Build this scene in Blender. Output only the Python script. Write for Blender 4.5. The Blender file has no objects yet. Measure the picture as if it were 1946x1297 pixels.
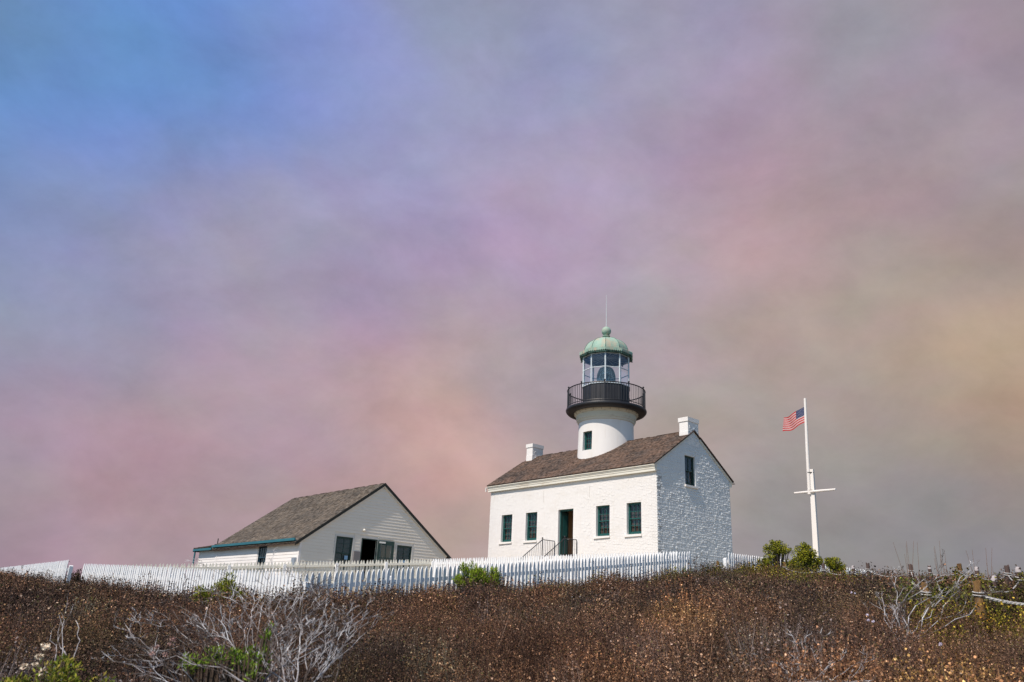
import bpy, math, random
import numpy as np
from mathutils import Vector, Matrix
rnd = random.Random(7)
SC = bpy.context.scene
COL = SC.collection
R = math.radians

# ------------------------------------------------------------------ camera
cam = bpy.data.cameras.new('camera')
cam.sensor_width = 36.0
cam.lens = 1507.71 / 1946 * 36
cam.clip_start = 0.1
cam.clip_end = 9000
cam.dof.use_dof = True
cam.dof.focus_distance = 38
cam.dof.aperture_fstop = 3.5
co = bpy.data.objects.new('camera', cam); COL.objects.link(co)
PITCH, ROLL = .3385, .0452
Fv = Vector((0, math.cos(PITCH), math.sin(PITCH)))
R0 = Vector((1, 0, 0)); U0 = Vector((0, -math.sin(PITCH), math.cos(PITCH)))
Rv = R0 * math.cos(ROLL) + U0 * math.sin(ROLL)
Uv = -R0 * math.sin(ROLL) + U0 * math.cos(ROLL)
co.matrix_world = Matrix(((Rv.x, Uv.x, -Fv.x, 0), (Rv.y, Uv.y, -Fv.y, 0), (Rv.z, Uv.z, -Fv.z, 0), (0, 0, 0, 1)))
SC.camera = co

# ------------------------------------------------------------------ colour management
vs = SC.view_settings
SC.display_settings.display_device = 'sRGB'
vs.view_transform = 'Standard'; vs.look = 'None'; vs.gamma = 1; vs.exposure = 0
vs.use_curve_mapping = False
SC.render.engine = 'CYCLES'
SC.cycles.max_bounces = 8
SC.cycles.transparent_max_bounces = 16
SC.cycles.sample_clamp_indirect = 4

# ------------------------------------------------------------------ sky: clear Nishita blue behind a lavender smoke and cloud veil
SUN_AZ, SUN_EL = 223.0, 51.0
def lin(c):
    return tuple(((v / 255) / 12.92 if v <= 10 else (((v / 255) + .055) / 1.055) ** 2.4) for v in c)
W = bpy.data.worlds.new('World'); SC.world = W; W.use_nodes = True
nt = W.node_tree; N = nt.nodes; L = nt.links; N.clear()
def nd(t, **k):
    n = N.new(t)
    for a, b in k.items(): setattr(n, a, b)
    return n
def mth(op, a, b=None, clamp=False):
    n = nd('ShaderNodeMath', operation=op); n.use_clamp = clamp
    for i, v in enumerate((a, b)):
        if v is None: continue
        if isinstance(v, (int, float)): n.inputs[i].default_value = v
        else: L.new(v, n.inputs[i])
    return n.outputs[0]
def vm(op, a, b=None, scale=None):
    n = nd('ShaderNodeVectorMath', operation=op)
    for i, v in enumerate((a, b)):
        if v is None: continue
        if isinstance(v, (tuple, list)): n.inputs[i].default_value = v
        else: L.new(v, n.inputs[i])
    if scale is not None:
        if isinstance(scale, (int, float)): n.inputs['Scale'].default_value = scale
        else: L.new(scale, n.inputs['Scale'])
    return n.outputs['Value'] if op in ('DOT_PRODUCT', 'LENGTH') else n.outputs[0]
sky = nd('ShaderNodeTexSky', sky_type='NISHITA'); sky.sun_disc = False
sky.sun_elevation = R(SUN_EL); sky.sun_rotation = R(SUN_AZ)
sky.air_density = 1.0; sky.dust_density = .6; sky.ozone_density = 1.6
tc = nd('ShaderNodeTexCoord')
dirv = vm('NORMALIZE', tc.outputs['Generated'])
# soft wandering of the cloud colours
mp = nd('ShaderNodeMapping'); mp.inputs['Rotation'].default_value = (0, R(38), R(10)); mp.inputs['Scale'].default_value = (1.0, 1.0, 1.7)
L.new(dirv, mp.inputs[0])
n1 = nd('ShaderNodeTexNoise'); n1.inputs['Scale'].default_value = 3.2; n1.inputs['Detail'].default_value = 5; n1.inputs['Roughness'].default_value = .55
L.new(mp.outputs[0], n1.inputs['Vector'])
wob = vm('SUBTRACT', n1.outputs['Color'], (.5, .5, .5))
dw = vm('NORMALIZE', vm('ADD', dirv, vm('SCALE', wob, scale=.10)))
def pix_dir(x, y):
    d = Fv * 1507.71 + Rv * (x - 973) - Uv * (y - 648.5)
    return d.normalized()
# cloud colours seen in each direction (azimuth / elevation given through the same lens geometry)
CL = [((60, 40), (113, 144, 182)), ((270, 90), (98, 144, 211)), ((110, 270), (87, 139, 212)), ((480, 110), (117, 148, 209)),
      ((640, 190), (137, 153, 204)), ((20, 560), (140, 148, 172)), ((960, 10), (142, 152, 172)), ((1000, 190), (156, 160, 200)),
      ((1880, 40), (147, 135, 144)), ((1420, 230), (174, 156, 174)), ((1000, 430), (182, 158, 186)), ((1500, 450), (188, 157, 157)),
      ((320, 440), (164, 160, 184)), ((200, 620), (150, 150, 172)), ((620, 620), (164, 154, 178)), ((1200, 600), (168, 160, 168)),
      ((1900, 480), (162, 150, 146)), ((1860, 735), (202, 164, 128)), ((170, 890), (188, 148, 154)), ((830, 850), (213, 171, 155)),
      ((350, 1000), (168, 150, 156)), ((60, 1050), (149, 138, 148)), ((880, 1010), (176, 160, 160)), ((1450, 920), (160, 155, 156)),
      ((1600, 700), (172, 158, 152)), ((1800, 980), (127, 132, 137)), ((1900, 1120), (134, 134, 138)), ((1300, 800), (180, 165, 156)),
      ((700, 340), (162, 154, 186)), ((100, 430), (138, 146, 184)), ((450, 500), (166, 157, 180)), ((700, 760), (176, 154, 164)),
      ((450, 790), (168, 149, 162)), ((1050, 720), (166, 156, 164)), ((1700, 590), (168, 154, 148)), ((1700, 240), (164, 149, 166)),
      ((1260, 90), (152, 152, 176)), ((50, 760), (148, 144, 162)), ((290, 850), (178, 149, 158)), ((620, 880), (183, 154, 154)),
      ((1750, 860), (158, 151, 146)), ((1650, 1040), (142, 138, 140)), ((1250, 330), (176, 158, 182)), ((1600, 60), (148, 146, 160)),
      ((-500, 300), (104, 146, 205)), ((500, -500), (120, 150, 205)), ((1500, -500), (140, 145, 170)), ((2600, 500), (140, 138, 146)), ((2300, 1000), (130, 130, 136))]
KS = 170.0
sw = None; sc = None
for (px, col) in CL:
    d = pix_dir(*px)
    e = mth('EXPONENT', mth('MULTIPLY', mth('SUBTRACT', vm('DOT_PRODUCT', dw, tuple(d)), 1.0), KS))
    e = mth('ADD', e, 1e-6)
    cc = vm('SCALE', lin(col), scale=e)
    sw = e if sw is None else mth('ADD', sw, e)
    sc = cc if sc is None else vm('ADD', sc, cc)
veil = vm('SCALE', sc, scale=mth('DIVIDE', 1.0, sw))
# finer mottling of the veil
n2 = nd('ShaderNodeTexNoise'); n2.inputs['Scale'].default_value = 7.0; n2.inputs['Detail'].default_value = 6; n2.inputs['Roughness'].default_value = .52
L.new(mp.outputs[0], n2.inputs['Vector'])
n3 = nd('ShaderNodeTexNoise'); n3.inputs['Scale'].default_value = 6.0; n3.inputs['Detail'].default_value = 8; n3.inputs['Roughness'].default_value = .64; n3.inputs['Distortion'].default_value = .15
mp2 = nd('ShaderNodeMapping'); mp2.inputs['Rotation'].default_value = (R(10), R(34), R(-6)); mp2.inputs['Scale'].default_value = (.9, 1.0, 1.35); L.new(dirv, mp2.inputs[0]); L.new(mp2.outputs[0], n3.inputs['Vector'])
wisp = mth('MULTIPLY', mth('SUBTRACT', n3.outputs[0], .50), .70)
mott = vm('ADD', vm('SCALE', vm('SUBTRACT', n2.outputs['Color'], (.5, .5, .5)), scale=.25), (1, 1, 1))
mott = vm('SCALE', mott, scale=mth('ADD', wisp, 1.0))
veil = vm('MULTIPLY', veil, mott)
# the veil lies over the northern half of the sky and thins to clear blue overhead and behind
vd = vm('DOT_PRODUCT', dw, tuple(pix_dir(973, 648)))
mr = nd('ShaderNodeMapRange', interpolation_type='SMOOTHSTEP'); L.new(vd, mr.inputs[0])
mr.inputs[1].default_value = .15; mr.inputs[2].default_value = .72; mr.inputs[3].default_value = .12; mr.inputs[4].default_value = 1.0
clear = vm('MULTIPLY', vm('SCALE', sky.outputs[0], scale=.125), (.76, .98, 1.08))
mx = nd('ShaderNodeMix', data_type='VECTOR'); mx.factor_mode = 'UNIFORM'
L.new(mr.outputs[0], mx.inputs['Factor']); L.new(clear, mx.inputs[4]); L.new(veil, mx.inputs[5])
bg = nd('ShaderNodeBackground'); L.new(mx.outputs[1], bg.inputs['Color']); bg.inputs['Strength'].default_value = 1.0
wo = nd('ShaderNodeOutputWorld'); L.new(bg.outputs[0], wo.inputs['Surface'])

# ------------------------------------------------------------------ sun
sl = bpy.data.lights.new('sun', 'SUN'); sl.energy = 4.5; sl.angle = R(.53); sl.color = (1, .905, .81)
so = bpy.data.objects.new('sun', sl); COL.objects.link(so)
sd = Vector((math.sin(R(SUN_AZ)) * math.cos(R(SUN_EL)), math.cos(R(SUN_AZ)) * math.cos(R(SUN_EL)), math.sin(R(SUN_EL))))
so.rotation_euler = sd.to_track_quat('Z', 'Y').to_euler()
so.location = (-20, -20, 40)

# ================================================================== materials
def mat(name, base, rough=.7, spec=.3, metal=0, noise=None, bump=None, tint=None, trans=0):
    """base colour, optional (scale, colour, amount) noise blends, (scale, strength, distance) bump, tint = vertex colour attribute"""
    m = bpy.data.materials.new(name); m.use_nodes = True
    t = m.node_tree; b = t.nodes['Principled BSDF']
    b.inputs['Roughness'].default_value = rough; b.inputs['Metallic'].default_value = metal
    b.inputs['Specular IOR Level'].default_value = spec
    if trans: b.inputs['Transmission Weight'].default_value = trans
    cur = t.nodes.new('ShaderNodeRGB'); cur.outputs[0].default_value = (*base, 1); cur = cur.outputs[0]
    tcn = t.nodes.new('ShaderNodeTexCoord')
    for (scl, c2, lo, hi) in (noise or []):
        mpn = t.nodes.new('ShaderNodeMapping')
        mpn.inputs['Scale'].default_value = scl if isinstance(scl, tuple) else (scl,) * 3
        t.links.new(tcn.outputs['Object'], mpn.inputs[0])
        nn = t.nodes.new('ShaderNodeTexNoise'); nn.inputs['Scale'].default_value = 1; nn.inputs['Detail'].default_value = 6; nn.inputs['Roughness'].default_value = .6
        t.links.new(mpn.outputs[0], nn.inputs['Vector'])
        r = t.nodes.new('ShaderNodeMapRange'); r.inputs[1].default_value = lo; r.inputs[2].default_value = hi
        t.links.new(nn.outputs[0], r.inputs[0])
        x = t.nodes.new('ShaderNodeMix'); x.data_type = 'RGBA'
        t.links.new(r.outputs[0], x.inputs['Factor']); t.links.new(cur, x.inputs[6]); x.inputs[7].default_value = (*c2, 1)
        cur = x.outputs[2]
    if tint:
        a = t.nodes.new('ShaderNodeAttribute'); a.attribute_name = 'tint'
        x = t.nodes.new('ShaderNodeMix'); x.data_type = 'RGBA'; x.blend_type = 'MULTIPLY'; x.inputs['Factor'].default_value = 1
        t.links.new(cur, x.inputs[6]); t.links.new(a.outputs['Color'], x.inputs[7]); cur = x.outputs[2]
    if tint == 'inst':
        oi = t.nodes.new('ShaderNodeObjectInfo')
        r = t.nodes.new('ShaderNodeMapRange'); r.inputs[3].default_value = .55; r.inputs[4].default_value = 1.5
        t.links.new(oi.outputs['Random'], r.inputs[0])
        x = t.nodes.new('ShaderNodeVectorMath'); x.operation = 'SCALE'
        t.links.new(cur, x.inputs[0]); t.links.new(r.outputs[0], x.inputs['Scale']); cur = x.outputs[0]
        for (scl_, ca, cb, lo, hi) in ((.55, (.80, .88, .98), (1.45, 1.18, .98), .38, .62), (1.9, (.76, .74, .75), (1.50, 1.38, 1.24), .36, .64), (.9, (1, 1, 1), (1.02, 1.22, .88), .54, .68)):
            nn = t.nodes.new('ShaderNodeTexNoise'); nn.inputs['Scale'].default_value = scl_; nn.inputs['Detail'].default_value = 3
            of = t.nodes.new('ShaderNodeVectorMath'); of.operation = 'ADD'; of.inputs[1].default_value = (scl_ * 31, 7, 3)
            t.links.new(oi.outputs['Location'], of.inputs[0]); t.links.new(of.outputs[0], nn.inputs['Vector'])
            r2_ = t.nodes.new('ShaderNodeMapRange'); r2_.inputs[1].default_value = lo; r2_.inputs[2].default_value = hi; t.links.new(nn.outputs[0], r2_.inputs[0])
            y_ = t.nodes.new('ShaderNodeMix'); y_.data_type = 'RGBA'; y_.inputs[6].default_value = (*ca, 1); y_.inputs[7].default_value = (*cb, 1); t.links.new(r2_.outputs[0], y_.inputs['Factor'])
            z_ = t.nodes.new('ShaderNodeVectorMath'); z_.operation = 'MULTIPLY'; t.links.new(cur, z_.inputs[0]); t.links.new(y_.outputs[2], z_.inputs[1]); cur = z_.outputs[0]
    t.links.new(cur, b.inputs['Base Color'])
    if bump:
        scl, st, dist = bump
        mpn = t.nodes.new('ShaderNodeMapping'); mpn.inputs['Scale'].default_value = scl if isinstance(scl, tuple) else (scl,) * 3
        t.links.new(tcn.outputs['Object'], mpn.inputs[0])
        nn = t.nodes.new('ShaderNodeTexNoise'); nn.inputs['Scale'].default_value = 1; nn.inputs['Detail'].default_value = 5
        t.links.new(mpn.outputs[0], nn.inputs['Vector'])
        bp = t.nodes.new('ShaderNodeBump'); bp.inputs['Strength'].default_value = st; bp.inputs['Distance'].default_value = dist
        t.links.new(nn.outputs[0], bp.inputs['Height']); t.links.new(bp.outputs[0], b.inputs['Normal'])
    return m

M = {}
M['whitewash'] = mat('whitewash', (.80, .76, .72), .85, .2, noise=[((.5, .5, 1.4), (.74, .69, .63), .5, .78), (6, (.83, .80, .76), .5, .7), ((3, 3, .45), (.66, .58, .48), .62, .85)], bump=((14, 14, 26), .45, .014))
M['stonewash'] = mat('stonewash', (.69, .70, .69), .85, .2, noise=[(1.1, (.62, .63, .63), .45, .75)], bump=(24, .35, .018))
M['tower_white'] = mat('tower_white', (.80, .76, .72), .8, .2, noise=[((1, 1, .35), (.73, .68, .62), .5, .8), ((5, 5, .5), (.66, .58, .48), .60, .82)], bump=(9, .3, .012))
M['cream'] = mat('cream_stucco', (.70, .66, .54), .8, .2, noise=[((2, 2, 5), (.52, .46, .36), .52, .75)], bump=(16, .3, .01))
M['cornice'] = mat('cornice_paint', (.76, .72, .62), .7, .25, noise=[((1.4, 3, 6), (.58, .50, .38), .52, .78)])
M['sill'] = mat('sill_paint', (.78, .73, .68), .8, .2, bump=(20, .3, .01))
M['green_paint'] = mat('green_window_paint', (.016, .085, .078), .45, .4, noise=[(5, (.026, .11, .098), .45, .7)])
M['dark_green'] = mat('dark_green_paint', (.022, .045, .038), .5, .35, noise=[(4, (.03, .06, .05), .4, .7)])
M['teal'] = mat('teal_fascia_paint', (.024, .12, .15), .5, .35, noise=[((1, 4, 4), (.034, .155, .185), .4, .7)])
M['slate_teal'] = mat('slate_teal_paint', (.025, .06, .085), .5, .35)
M['black_iron'] = mat('black_iron', (.020, .019, .022), .45, .45, noise=[(3, (.05, .035, .03), .55, .8)])
M['black_panel'] = mat('black_lantern_panel', (.022, .022, .026), .5, .4, noise=[((3, 3, 1), (.035, .033, .035), .4, .7)])
M['lantern_white'] = mat('lantern_frame_paint', (.62, .68, .70), .5, .4)
M['lantern_inside'] = mat('lantern_ceiling', (.05, .07, .10), .7, .2)
M['verdigris'] = mat('verdigris_copper', (.31, .45, .36), .65, .3, noise=[((2, 2, .8), (.22, .36, .29), .42, .66), ((3, 3, .6), (.44, .38, .28), .47, .64), ((5, 5, .7), (.13, .22, .17), .60, .72)], bump=(12, .3, .01))
M['verdigris_dark'] = mat('verdigris_dark', (.10, .20, .16), .7, .25, noise=[(6, (.03, .05, .045), .45, .6)])
M['rod'] = mat('pale_rod_metal', (.60, .62, .62), .4, .5)
M['shingle'] = mat('brown_shingles', (.178, .118, .088), .9, .12, noise=[(.9, (.110, .084, .070), .42, .62), (2.6, (.185, .13, .10), .58, .75)], bump=((30, 30, 30), .4, .01), tint='vc')
M['shingle_grey'] = mat('weathered_shingles', (.170, .138, .108), .9, .12, noise=[(.8, (.130, .108, .088), .42, .62), (2.4, (.20, .165, .13), .58, .75)], bump=((30, 30, 30), .4, .01), tint='vc')
M['roof_deck'] = mat('roof_deck', (.07, .05, .042), .9, .1)
M['rake'] = mat('dark_rake_board', (.030, .030, .026), .7, .25)
M['clap'] = mat('clapboard_paint', (.80, .75, .71), .6, .3, noise=[((.6, .6, 2), (.68, .62, .57), .5, .75)])
M['clap_bounce'] = mat('clapboard_bounce_tint', (.78, .71, .62), .6, .3, noise=[((.6, .6, 2), (.72, .65, .56), .5, .75)])  # clapboard paint warmed: ground bounce on the shaded gable put into the colour
M['trim_grey'] = mat('grey_trim_paint', (.60, .57, .53), .6, .3)
M['grey_box'] = mat('grey_board', (.22, .20, .20), .7, .2)
M['steel'] = mat('steel_box', (.35, .38, .42), .4, .5, metal=.4)
M['paper'] = mat('blue_notice_paper', (.25, .42, .60), .7, .2)
M['white_plate'] = mat('white_plate', (.72, .70, .66), .5, .3)
M['lamp_glass'] = mat('opal_lamp_glass', (.85, .80, .70), .3, .5)
M['interior'] = mat('interior_plaster', (.46, .32, .20), .9, .1)
M['interior_dark'] = mat('interior_dark_wood', (.035, .022, .016), .9, .1)
M['curtain'] = mat('window_blind', (.20, .125, .105), .9, .1, noise=[((3, 3, .6), (.28, .19, .15), .4, .7)])
M['picket'] = mat('picket_white_paint', (.80, .79, .78), .6, .3, noise=[((4, 4, 1.5), (.72, .70, .67), .5, .75)])
M['picket_bounce'] = mat('picket_bounce_tint', (.76, .72, .62), .6, .3, noise=[((4, 4, 1.5), (.68, .63, .53), .5, .75)])  # white pickets tinted: warm bounce from the yard is painted in
M['post_white'] = mat('white_mast_paint', (.82, .76, .70), .5, .3, noise=[((1, 1, .3), (.76, .68, .60), .5, .8)])
M['rope'] = mat('weathered_rope', (.50, .47, .44), .9, .1, bump=((60, 60, 60), .8, .02))
M['post_brown'] = mat('weathered_post', (.085, .055, .048), .9, .1, noise=[((9, 9, 2), (.14, .10, .085), .45, .7)], bump=((30, 30, 4), .5, .02))
M['post_orange'] = mat('lichen_covered_post', (.26, .145, .055), .9, .1, noise=[((14, 14, 4), (.12, .07, .035), .45, .65)], bump=((40, 40, 8), .8, .03))
M['post_bleached'] = mat('bleached_post_top', (.42, .37, .36), .9, .1)
M['lichen'] = mat('orange_lichen', (.55, .27, .03), .9, .1)
M['dead_wood'] = mat('bleached_dead_wood', (.38, .35, .35), .85, .15, noise=[((6, 6, 6), (.09, .07, .06), .50, .56), (3.5, (.62, .60, .60), .50, .6), (2.2, (.12, .095, .08), .50, .58)], bump=(50, .6, .01))
M['dark_wood'] = mat('dark_dead_wood', (.06, .045, .04), .85, .15, noise=[(12, (.26, .24, .23), .52, .66)])
M['bark'] = mat('shrub_bark', (.10, .07, .05), .9, .1)
M['soil'] = mat('dry_soil', (.075, .052, .036), .95, .1, noise=[(.35, (.10, .075, .05), .4, .7), (4, (.04, .028, .02), .45, .7)], bump=(6, .8, .08))
M['sand'] = mat('sandy_yard', (.36, .30, .22), .95, .1, noise=[(.5, (.26, .22, .15), .4, .7), (5, (.20, .16, .10), .5, .7)], bump=(8, .6, .04))
M['plant'] = mat('plant_colours', (1, 1, 1), .85, .12, tint='vc')
M['brush'] = mat('brush_colours', (1, 1, 1), .85, .12, tint='inst')
M['blue'] = mat('flag_blue', (.030, .040, .105), .8, .1)
M['red'] = mat('flag_red', (.48, .020, .022), .8, .1)
M['white'] = mat('flag_white', (.55, .44, .42), .8, .1)
M['star'] = mat('star_white', (.5, .5, .55), .8, .1)
def glassy(name, tr, gloss, rough=.06, colr=0):
    m = bpy.data.materials.new(name); m.use_nodes = True; t = m.node_tree; t.nodes.clear()
    a = t.nodes.new('ShaderNodeBsdfTransparent'); a.inputs[0].default_value = (*tr, 1)
    g = t.nodes.new('ShaderNodeBsdfGlossy'); g.inputs[0].default_value = (*gloss, 1); g.inputs['Roughness'].default_value = rough
    f = t.nodes.new('ShaderNodeLayerWeight'); f.inputs['Blend'].default_value = .5
    pw = t.nodes.new('ShaderNodeMath'); pw.operation = 'POWER'; pw.inputs[1].default_value = 5; t.links.new(f.outputs['Facing'], pw.inputs[0])
    ad = t.nodes.new('ShaderNodeMath'); ad.operation = 'ADD'; ad.inputs[1].default_value = .04 + colr; ad.use_clamp = True
    t.links.new(pw.outputs[0], ad.inputs[0])
    x = t.nodes.new('ShaderNodeMixShader'); o = t.nodes.new('ShaderNodeOutputMaterial')
    t.links.new(ad.outputs[0], x.inputs[0]); t.links.new(a.outputs[0], x.inputs[1]); t.links.new(g.outputs[0], x.inputs[2]); t.links.new(x.outputs[0], o.inputs[0])
    return m
M['glass'] = glassy('window_glass', (.75, .76, .76), (.7, .75, .8), .03)
M['lantern_glass'] = glassy('lantern_glass', (.96, .98, .99), (.9, .95, 1), .02)
M['lens'] = glassy('fresnel_lens_glass', (.42, .52, .52), (.55, .75, .85), .12, .18)

# ================================================================== helpers
class MB:
    def __init__(s): s.v = []; s.f = []; s.mi = []; s.tint = []; s.use = False
    def face(s, idx, m=0, tint=None):
        s.f.append(tuple(idx)); s.mi.append(m); s.tint.append(tint or (1, 1, 1))
        if tint: s.use = True
    def hexa(s, p, m=0, tint=None, skip=()):
        """8 points: bottom ring 0-3 counter-clockwise from above, top ring 4-7"""
        b = len(s.v); s.v += [tuple(q) for q in p]
        F = [(3, 2, 1, 0), (4, 5, 6, 7), (0, 1, 5, 4), (1, 2, 6, 5), (2, 3, 7, 6), (3, 0, 4, 7)]
        for k, q in enumerate(F):
            if k not in skip: s.face([b + i for i in q], m, tint)
    def box(s, x0, x1, y0, y1, z0, z1, m=0, tint=None, skip=()):
        if x1 < x0: x0, x1 = x1, x0
        if y1 < y0: y0, y1 = y1, y0
        if z1 < z0: z0, z1 = z1, z0
        s.hexa([(x0, y0, z0), (x1, y0, z0), (x1, y1, z0), (x0, y1, z0), (x0, y0, z1), (x1, y0, z1), (x1, y1, z1), (x0, y1, z1)], m, tint, skip)
    def prism(s, poly, a, d, m=0, tint=None):
        """extrude polygon (list of 3d points) by vector d"""
        b = len(s.v); n = len(poly); d = Vector(d)
        s.v += [tuple(q) for q in poly] + [tuple(Vector(q) + d) for q in poly]
        s.face([b + i for i in range(n)][::-1], m, tint); s.face([b + n + i for i in range(n)], m, tint)
        for i in range(n):
            j = (i + 1) % n; s.face((b + i, b + j, b + n + j, b + n + i), m, tint)
    def lathe(s, prof, n=32, c=(0, 0), a0=0, m=0, skipf=None):
        b = len(s.v)
        for (r, z) in prof:
            for k in range(n):
                a = a0 + 2 * math.pi * k / n; s.v.append((c[0] + r * math.cos(a), c[1] + r * math.sin(a), z))
        for i in range(len(prof) - 1):
            for k in range(n):
                if skipf and skipf(i, k): continue
                k2 = (k + 1) % n
                s.face((b + i * n + k, b + i * n + k2, b + (i + 1) * n + k2, b + (i + 1) * n + k), m)
    def tube(s, path, rad, n=6, m=0, tint=None, cap=True):
        P = [Vector(p) for p in path]
        if isinstance(rad, (int, float)): rad = [rad] * len(P)
        b = len(s.v); up = None
        for i, p in enumerate(P):
            t = (P[min(i + 1, len(P) - 1)] - P[max(i - 1, 0)])
            if t.length < 1e-9: t = Vector((0, 0, 1))
            t.normalize()
            if up is None: up = t.orthogonal().normalized()
            else:
                up = up - t * up.dot(t)
                up = up.normalized() if up.length > 1e-6 else t.orthogonal().normalized()
            w = t.cross(up)
            for k in range(n):
                a = 2 * math.pi * k / n
                s.v.append(tuple(p + (up * math.cos(a) + w * math.sin(a)) * rad[i]))
        for i in range(len(P) - 1):
            for k in range(n):
                k2 = (k + 1) % n
                s.face((b + i * n + k, b + i * n + k2, b + (i + 1) * n + k2, b + (i + 1) * n + k), m, tint)
        if cap and n > 2:
            s.face([b + k for k in range(n)][::-1], m, tint); s.face([b + (len(P) - 1) * n + k for k in range(n)], m, tint)
    def sphere(s, c, r, m=0, nu=14, nv=8):
        prof = [(r * math.sin(math.pi * j / nv), c[2] - r * math.cos(math.pi * j / nv)) for j in range(nv + 1)]
        prof[0] = (r * .02, prof[0][1]); prof[-1] = (r * .02, prof[-1][1])
        s.lathe(prof, nu, (c[0], c[1]), 0, m)
    def mesh(s, name, mats, smooth=False, off=(0, 0, 0)):
        me = bpy.data.meshes.new(name)
        o = off
        me.from_pydata([(a - o[0], b - o[1], c - o[2]) for a, b, c in s.v], [], s.f)
        for mm in (mats if isinstance(mats, (list, tuple)) else [mats]): me.materials.append(M[mm] if isinstance(mm, str) else mm)
        me.polygons.foreach_set('material_index', s.mi)
        if s.use:
            at = me.color_attributes.new('tint', 'FLOAT_COLOR', 'CORNER')
            arr = []
            for f, t in zip(s.f, s.tint): arr += [t[0], t[1], t[2], 1] * len(f)
            at.data.foreach_set('color', arr)
        if smooth:
            me.polygons.foreach_set('use_smooth', [True] * len(me.polygons))
            if smooth is not True: me.set_sharp_from_angle(angle=R(smooth))
        me.update(); return me
    def build(s, name, mats, parent=None, smooth=False, off=(0, 0, 0), loc=(0, 0, 0), rotz=0):
        return link(name, s.mesh(name, mats, smooth, off), parent, loc, rotz)
def link(name, me, parent=None, loc=(0, 0, 0), rotz=0):
    o = bpy.data.objects.new(name, me); COL.objects.link(o); o.parent = parent
    o.location = loc; o.rotation_euler = (0, 0, rotz); return o
def tag(o, label=None, cat=None, group=None, kind=None):
    for k, v in (('label', label), ('category', cat), ('group', group), ('kind', kind)):
        if v: o[k] = v
    return o
def thing(name, label, cat, loc=(0, 0, 0), rotz=0, group=None):
    o = bpy.data.objects.new(name, None); o.empty_display_size = .3; COL.objects.link(o)
    o.location = loc; o.rotation_euler = (0, 0, rotz); return tag(o, label, cat, group)

# ================================================================== terrain
GP = np.array([(0, 0, -1.6), (-4, 1, -1.65), (4, 1, -1.55), (0, -8, -1.9), (-3, 5.2, -1.28), (.1, 6, -1.18), (3.1, 5.1, -1.05),
    (-3.4, 8.4, -1.0), (.1, 9, -.85), (4.8, 7.6, -.68), (-3.8, 16, -.43), (-2.8, 17.8, -.2), (-1.3, 19.5, .02), (.6, 21, .27),
    (3.7, 23.7, .73), (5.7, 24.85, 1.02), (7.7, 26.9, 1.27), (9.2, 22.2, .80), (8.7, 18, .42), (8.6, 15.8, .34), (8.8, 14.5, .28),
    (8, 12.6, .16), (6, 10.4, -.18), (14, 17, .6), (14, 25, 1.0), (16, 34.5, 1.4), (-5.4, 17.2, -.41), (-7.6, 18.5, -.38),
    (-11.6, 23.3, -.32), (-13.2, 22.5, -.32), (-13.4, 26.4, -.05), (-18, 29, .0), (-24, 30, -.1), (-12.5, 25.6, -.05), (-11.9, 28.6, .22),
    (-10.6, 32.3, .6), (-3, 35.9, 1.2), (2.3, 29.9, 1.2), (5.9, 25.7, 1.17), (7.6, 40, 1.9), (-.9, 49.7, 1.95), (12.5, 44, 1.9),
    (4, 54, 2.0), (-9.4, 38.1, 1.05), (-3.7, 43.8, 1.35), (-15.5, 45, .9), (-9, 50, 1.2), (17.9, 46.7, 2.0), (28, 40, 1.6),
    (-24, 45, .3), (-12, 12, -.9), (-12, 6, -1.5), (13, 9, .0), (12, 2, -.8), (0, 65, 1.4), (25, 65, 1.2), (-25, 65, .2), (-20, 16, -.7), (26, 22, 1.2)])
def _phi(r2): return np.where(r2 > 1e-9, r2 * np.log(np.maximum(r2, 1e-9)) * .5, 0)
_n = len(GP)
_A = np.zeros((_n + 3, _n + 3))
_d = GP[:, None, :2] - GP[None, :, :2]
_A[:_n, :_n] = _phi((_d ** 2).sum(-1)) + np.eye(_n) * .6
_A[:_n, _n] = 1; _A[:_n, _n + 1:] = GP[:, :2]; _A[_n, :_n] = 1; _A[_n + 1:, :_n] = GP[:, :2].T
_w = np.linalg.solve(_A, np.concatenate([GP[:, 2], [0, 0, 0]]))
def ground(x, y):
    x = np.atleast_1d(np.asarray(x, float)); y = np.atleast_1d(np.asarray(y, float))
    cx = np.clip(x, -30, 30); cy = np.clip(y, -8, 66)
    d2 = (cx[:, None] - GP[None, :, 0]) ** 2 + (cy[:, None] - GP[None, :, 1]) ** 2
    z = _phi(d2) @ _w[:_n] + _w[_n] + _w[_n + 1] * cx + _w[_n + 2] * cy
    out = np.hypot(x - cx, y - cy)
    return z - 45 * (1 - np.exp(-(out / 160) ** 1.3))
def gz(x, y): return float(ground(x, y)[0])
xs = np.concatenate([-30 - np.geomspace(2, 3500, 22)[::-1], np.arange(-30, 30.1, .6), 30 + np.geomspace(2, 3500, 22)])
ys = np.concatenate([-8 - np.geomspace(2, 3500, 20)[::-1], np.arange(-8, 66.1, .6), 66 + np.geomspace(2, 3500, 22)])
gx, gy = np.meshgrid(xs, ys); Zg = ground(gx.ravel(), gy.ravel())
nr = np.random.default_rng(3)
Zg = Zg + nr.normal(0, .015, Zg.shape)
vts = np.stack([gx.ravel(), gy.ravel(), Zg], 1)
nx, ny = len(xs), len(ys)
idx = np.arange(nx * ny).reshape(ny, nx)
fc = np.stack([idx[:-1, :-1], idx[:-1, 1:], idx[1:, 1:], idx[1:, :-1]], -1).reshape(-1, 4)
me = bpy.data.meshes.new('ground'); me.from_pydata(vts.tolist(), [], fc.tolist()); me.materials.append(M['soil'])
me.polygons.foreach_set('use_smooth', [True] * len(me.polygons)); me.update()
tag(link('ground', me), kind='structure')

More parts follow.
